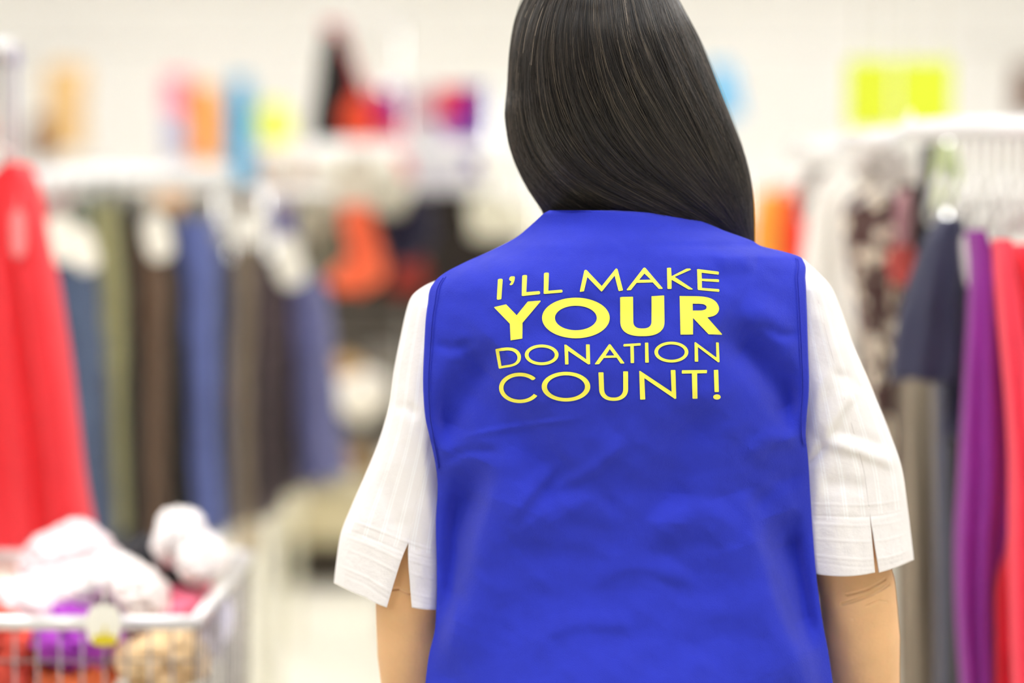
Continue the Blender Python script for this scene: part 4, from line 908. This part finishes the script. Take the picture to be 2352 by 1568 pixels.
hang('pale_orange_shirt', 'pale orange top behind the yellow orange dress', 'top', [(430, 1780, 1830), (520, 1790, 1830), (600, 1790, 1830)], 6.36, .08, (244, 130, 80), seed=9)
def dots_mat():
    m = mat('dotted_print', (104, 84, 76), .9); nt = m.node_tree; b = nt.nodes['Principled BSDF']; tc = nt.nodes.new('ShaderNodeTexCoord')
    v = nt.nodes.new('ShaderNodeTexVoronoi'); v.inputs['Scale'].default_value = 38; v.inputs['Randomness'].default_value = .7; nt.links.new(tc.outputs['Object'], v.inputs['Vector'])
    r = nt.nodes.new('ShaderNodeValToRGB'); r.color_ramp.interpolation = 'CONSTANT'; e = r.color_ramp.elements
    e[0].color = lin((250, 238, 214)) + (1,); e[1].position = .50; e[1].color = lin((104, 82, 76)) + (1,)
    nt.links.new(v.outputs['Distance'], r.inputs[0])
    s2 = nt.nodes.new('ShaderNodeSeparateColor'); nt.links.new(v.outputs['Color'], s2.inputs[0]); g = nt.nodes.new('ShaderNodeMath'); g.operation = 'GREATER_THAN'; g.inputs[1].default_value = .62; nt.links.new(s2.outputs[0], g.inputs[0])
    mx = nt.nodes.new('ShaderNodeMixRGB'); nt.links.new(g.outputs[0], mx.inputs[0]); nt.links.new(r.outputs[0], mx.inputs[1]); mx.inputs[2].default_value = lin((96, 70, 66)) + (1,)
    nt.links.new(mx.outputs[0], b.inputs['Base Color']); return m
def stripe_mat(name, c1, c2, freq):
    m = mat(name, c1, .9); nt = m.node_tree; b = nt.nodes['Principled BSDF']; tc = nt.nodes.new('ShaderNodeTexCoord'); w_ = nt.nodes.new('ShaderNodeTexWave')
    w_.bands_direction = 'X'; w_.inputs['Scale'].default_value = freq; w_.inputs['Distortion'].default_value = .4; nt.links.new(tc.outputs['Object'], w_.inputs['Vector'])
    mx = nt.nodes.new('ShaderNodeMixRGB'); mx.inputs[1].default_value = lin(c1) + (1,); mx.inputs[2].default_value = lin(c2) + (1,); nt.links.new(w_.outputs['Fac'], mx.inputs[0]); nt.links.new(mx.outputs[0], b.inputs['Base Color']); return m
o = loft('printed_dress', [(425, 1975, 2100), (470, 1945, 2118), (560, 1940, 2122), (700, 1965, 2115), (900, 1990, 2110), (1150, 2000, 2110)], 3.93, .13, dots_mat(), None, (.016, 3, 0), 2); tag(o, 'brown dress printed with cream dots, hanging right of the white shirt', 'dress')
hang('pale_pink_scarf', 'pale rose scarf draped over the dotted dress', 'scarf', [(440, 2062, 2090), (520, 2055, 2095), (570, 2060, 2090)], 3.82, .05, (206, 160, 166), seed=3)
hang('red_scarf', 'red and coral cloth below the rose scarf', 'scarf', [(565, 2050, 2095), (610, 2040, 2110), (650, 2050, 2105)], 3.81, .05, (206, 92, 84), seed=4, var=.3)
hang('grey_white_blouse', 'grey white sheer top above the dotted dress', 'top', [(345, 1975, 2075), (385, 1952, 2110), (430, 1990, 2112)], 4.06, .08, (206, 198, 190), seed=5)
hang('black_skirt', 'black skirt hanging next to the right sleeve', 'skirt', [(745, 2005, 2045), (800, 1975, 2060), (900, 1965, 2070), (1080, 1990, 2080)], 4.3, .14, (48, 46, 42), seed=6)
hang('pale_beige_garment', 'pale beige garment low behind the black skirt', 'garment', [(860, 1990, 2040), (960, 1985, 2040), (1040, 1995, 2040)], 4.15, .06, (130, 122, 106), seed=7)
hang('dark_strip_garment', 'narrow charcoal garment beside the dotted dress', 'garment', [(330, 2122, 2150), (420, 2118, 2154), (640, 2112, 2156)], 3.85, .10, (56, 54, 62), seed=8)
hang('lime_shirt', 'pale lime top hanging among the white hangers', 'top', [(330, 2150, 2190), (380, 2142, 2204), (480, 2146, 2200)], 3.72, .05, (208, 222, 160), seed=8, var=.04)
st = thing('striped_trousers', 'brown and beige striped trousers hanging just right of the sleeve', 'trousers', at(2100, 1700, 3.85))
sm_ = stripe_mat('stripe_cloth', (78, 66, 56), (178, 164, 142), 9)
loft('leg', [(780, 2052, 2110), (1100, 2055, 2112), (1680, 2062, 2115)], 3.85, .12, sm_, st, (.008, 2, 0), 1); loft('leg', [(780, 2090, 2150), (1100, 2100, 2160), (1680, 2106, 2172)], 3.90, .12, sm_, st, (.008, 2, 0), 2)
hang('slate_trousers', 'slate blue trousers between striped trousers and black coat', 'trousers', [(840, 2150, 2196), (1200, 2156, 2204), (1660, 2158, 2210)], 3.66, .14, (74, 76, 96), seed=3)
hang('black_coat', 'long black coat left of the purple sweater', 'coat', [(520, 2192, 2216), (640, 2186, 2238), (900, 2186, 2240), (1650, 2178, 2260)], 3.52, .12, (22, 22, 24), seed=4)
nv = thing('navy_blouse', 'navy ribbed short-sleeved top on the right-hand rack', 'top', at(2150, 870, 3.38))
def rib_mat():
    m = mat('navy_rib', (66, 68, 94), .9, sheen=.1); nt = m.node_tree; b = nt.nodes['Principled BSDF']; tc = nt.nodes.new('ShaderNodeTexCoord'); w_ = nt.nodes.new('ShaderNodeTexWave')
    w_.bands_direction = 'Z'; w_.inputs['Scale'].default_value = 45; nt.links.new(tc.outputs['Object'], w_.inputs['Vector']); bp = nt.nodes.new('ShaderNodeBump'); bp.inputs['Distance'].default_value = .004
    nt.links.new(w_.outputs['Fac'], bp.inputs['Height']); nt.links.new(bp.outputs[0], b.inputs['Normal']); return m
rb_ = rib_mat()
loft('bodice', [(500, 2172, 2204), (560, 2160, 2212), (700, 2160, 2222), (850, 2160, 2226), (1000, 2150, 2215)], 3.44, .14, rb_, nv, (.01, 2, 0), 1)
loft('sleeve', [(500, 2158, 2200), (540, 2128, 2205), (620, 2096, 2206), (720, 2070, 2204), (800, 2052, 2204), (868, 2040, 2200)], 3.36, .09, rb_, nv, (.006, 2, 0), 2)
tc_ = thing('hanger_cover', 'cream rounded hanger end between navy top and purple sweater', 'hanger', at(2228, 665, 3.24)); o = tag_card(2228, 600, 3.24, 36, 128, tc_, wplas, -.12); o.name = 'cover'
pp = cloth((140, 40, 142), .06)
loft_p = thing('purple_sweater', 'purple sweater with long sleeve on the right-hand rack', 'sweater', at(2260, 1700, 3.18))
loft('sleeve', [(528, 2226, 2256), (600, 2232, 2280), (720, 2226, 2302), (850, 2216, 2316), (1000, 2206, 2332), (1120, 2202, 2326), (1250, 2198, 2306), (1400, 2200, 2292), (1560, 2208, 2290), (1680, 2214, 2286)], 3.16, .10, pp, loft_p, (.012, 2, 0), 1)
loft('bodice', [(560, 2245, 2290), (700, 2250, 2330), (1000, 2260, 2350), (1680, 2262, 2350)], 3.27, .08, pp, loft_p, (.012, 2, 0), 4)
hang('dark_brown_garment', 'thin dark brown garment between purple and red sweaters', 'garment', [(560, 2284, 2300), (800, 2288, 2318), (1200, 2290, 2340)], 3.36, .05, (60, 34, 36), seed=2)
rs_ = thing('red_sweater', 'coral red sweater at the right picture edge', 'sweater', at(2360, 1700, 3.0))
loft('sleeve', [(550, 2290, 2312), (620, 2292, 2330), (750, 2300, 2356), (900, 2312, 2384), (1050, 2320, 2410), (1250, 2322, 2430), (1700, 2330, 2440)], 3.0, .10, cloth((250, 62, 84), .05), rs_, (.012, 2, 0), 1)
loft('bodice', [(560, 2330, 2380), (800, 2350, 2520), (1700, 2360, 2560)], 3.06, .10, cloth((250, 62, 84), .05), rs_, (.012, 3, 0), 3)
hang('crimson_garment', 'crimson garment low between purple and coral sweaters', 'garment', [(1240, 2312, 2360), (1330, 2290, 2380), (1450, 2284, 2390), (1700, 2282, 2400)], 3.12, .08, (214, 26, 50), seed=6)
o = hang('red_skirt', 'red garment glimpsed between the vest hem and right arm', 'garment', [(1500, 1890, 1945), (1600, 1880, 1960), (1800, 1880, 1960)], 3.4, .08, (200, 30, 40), seed=7)
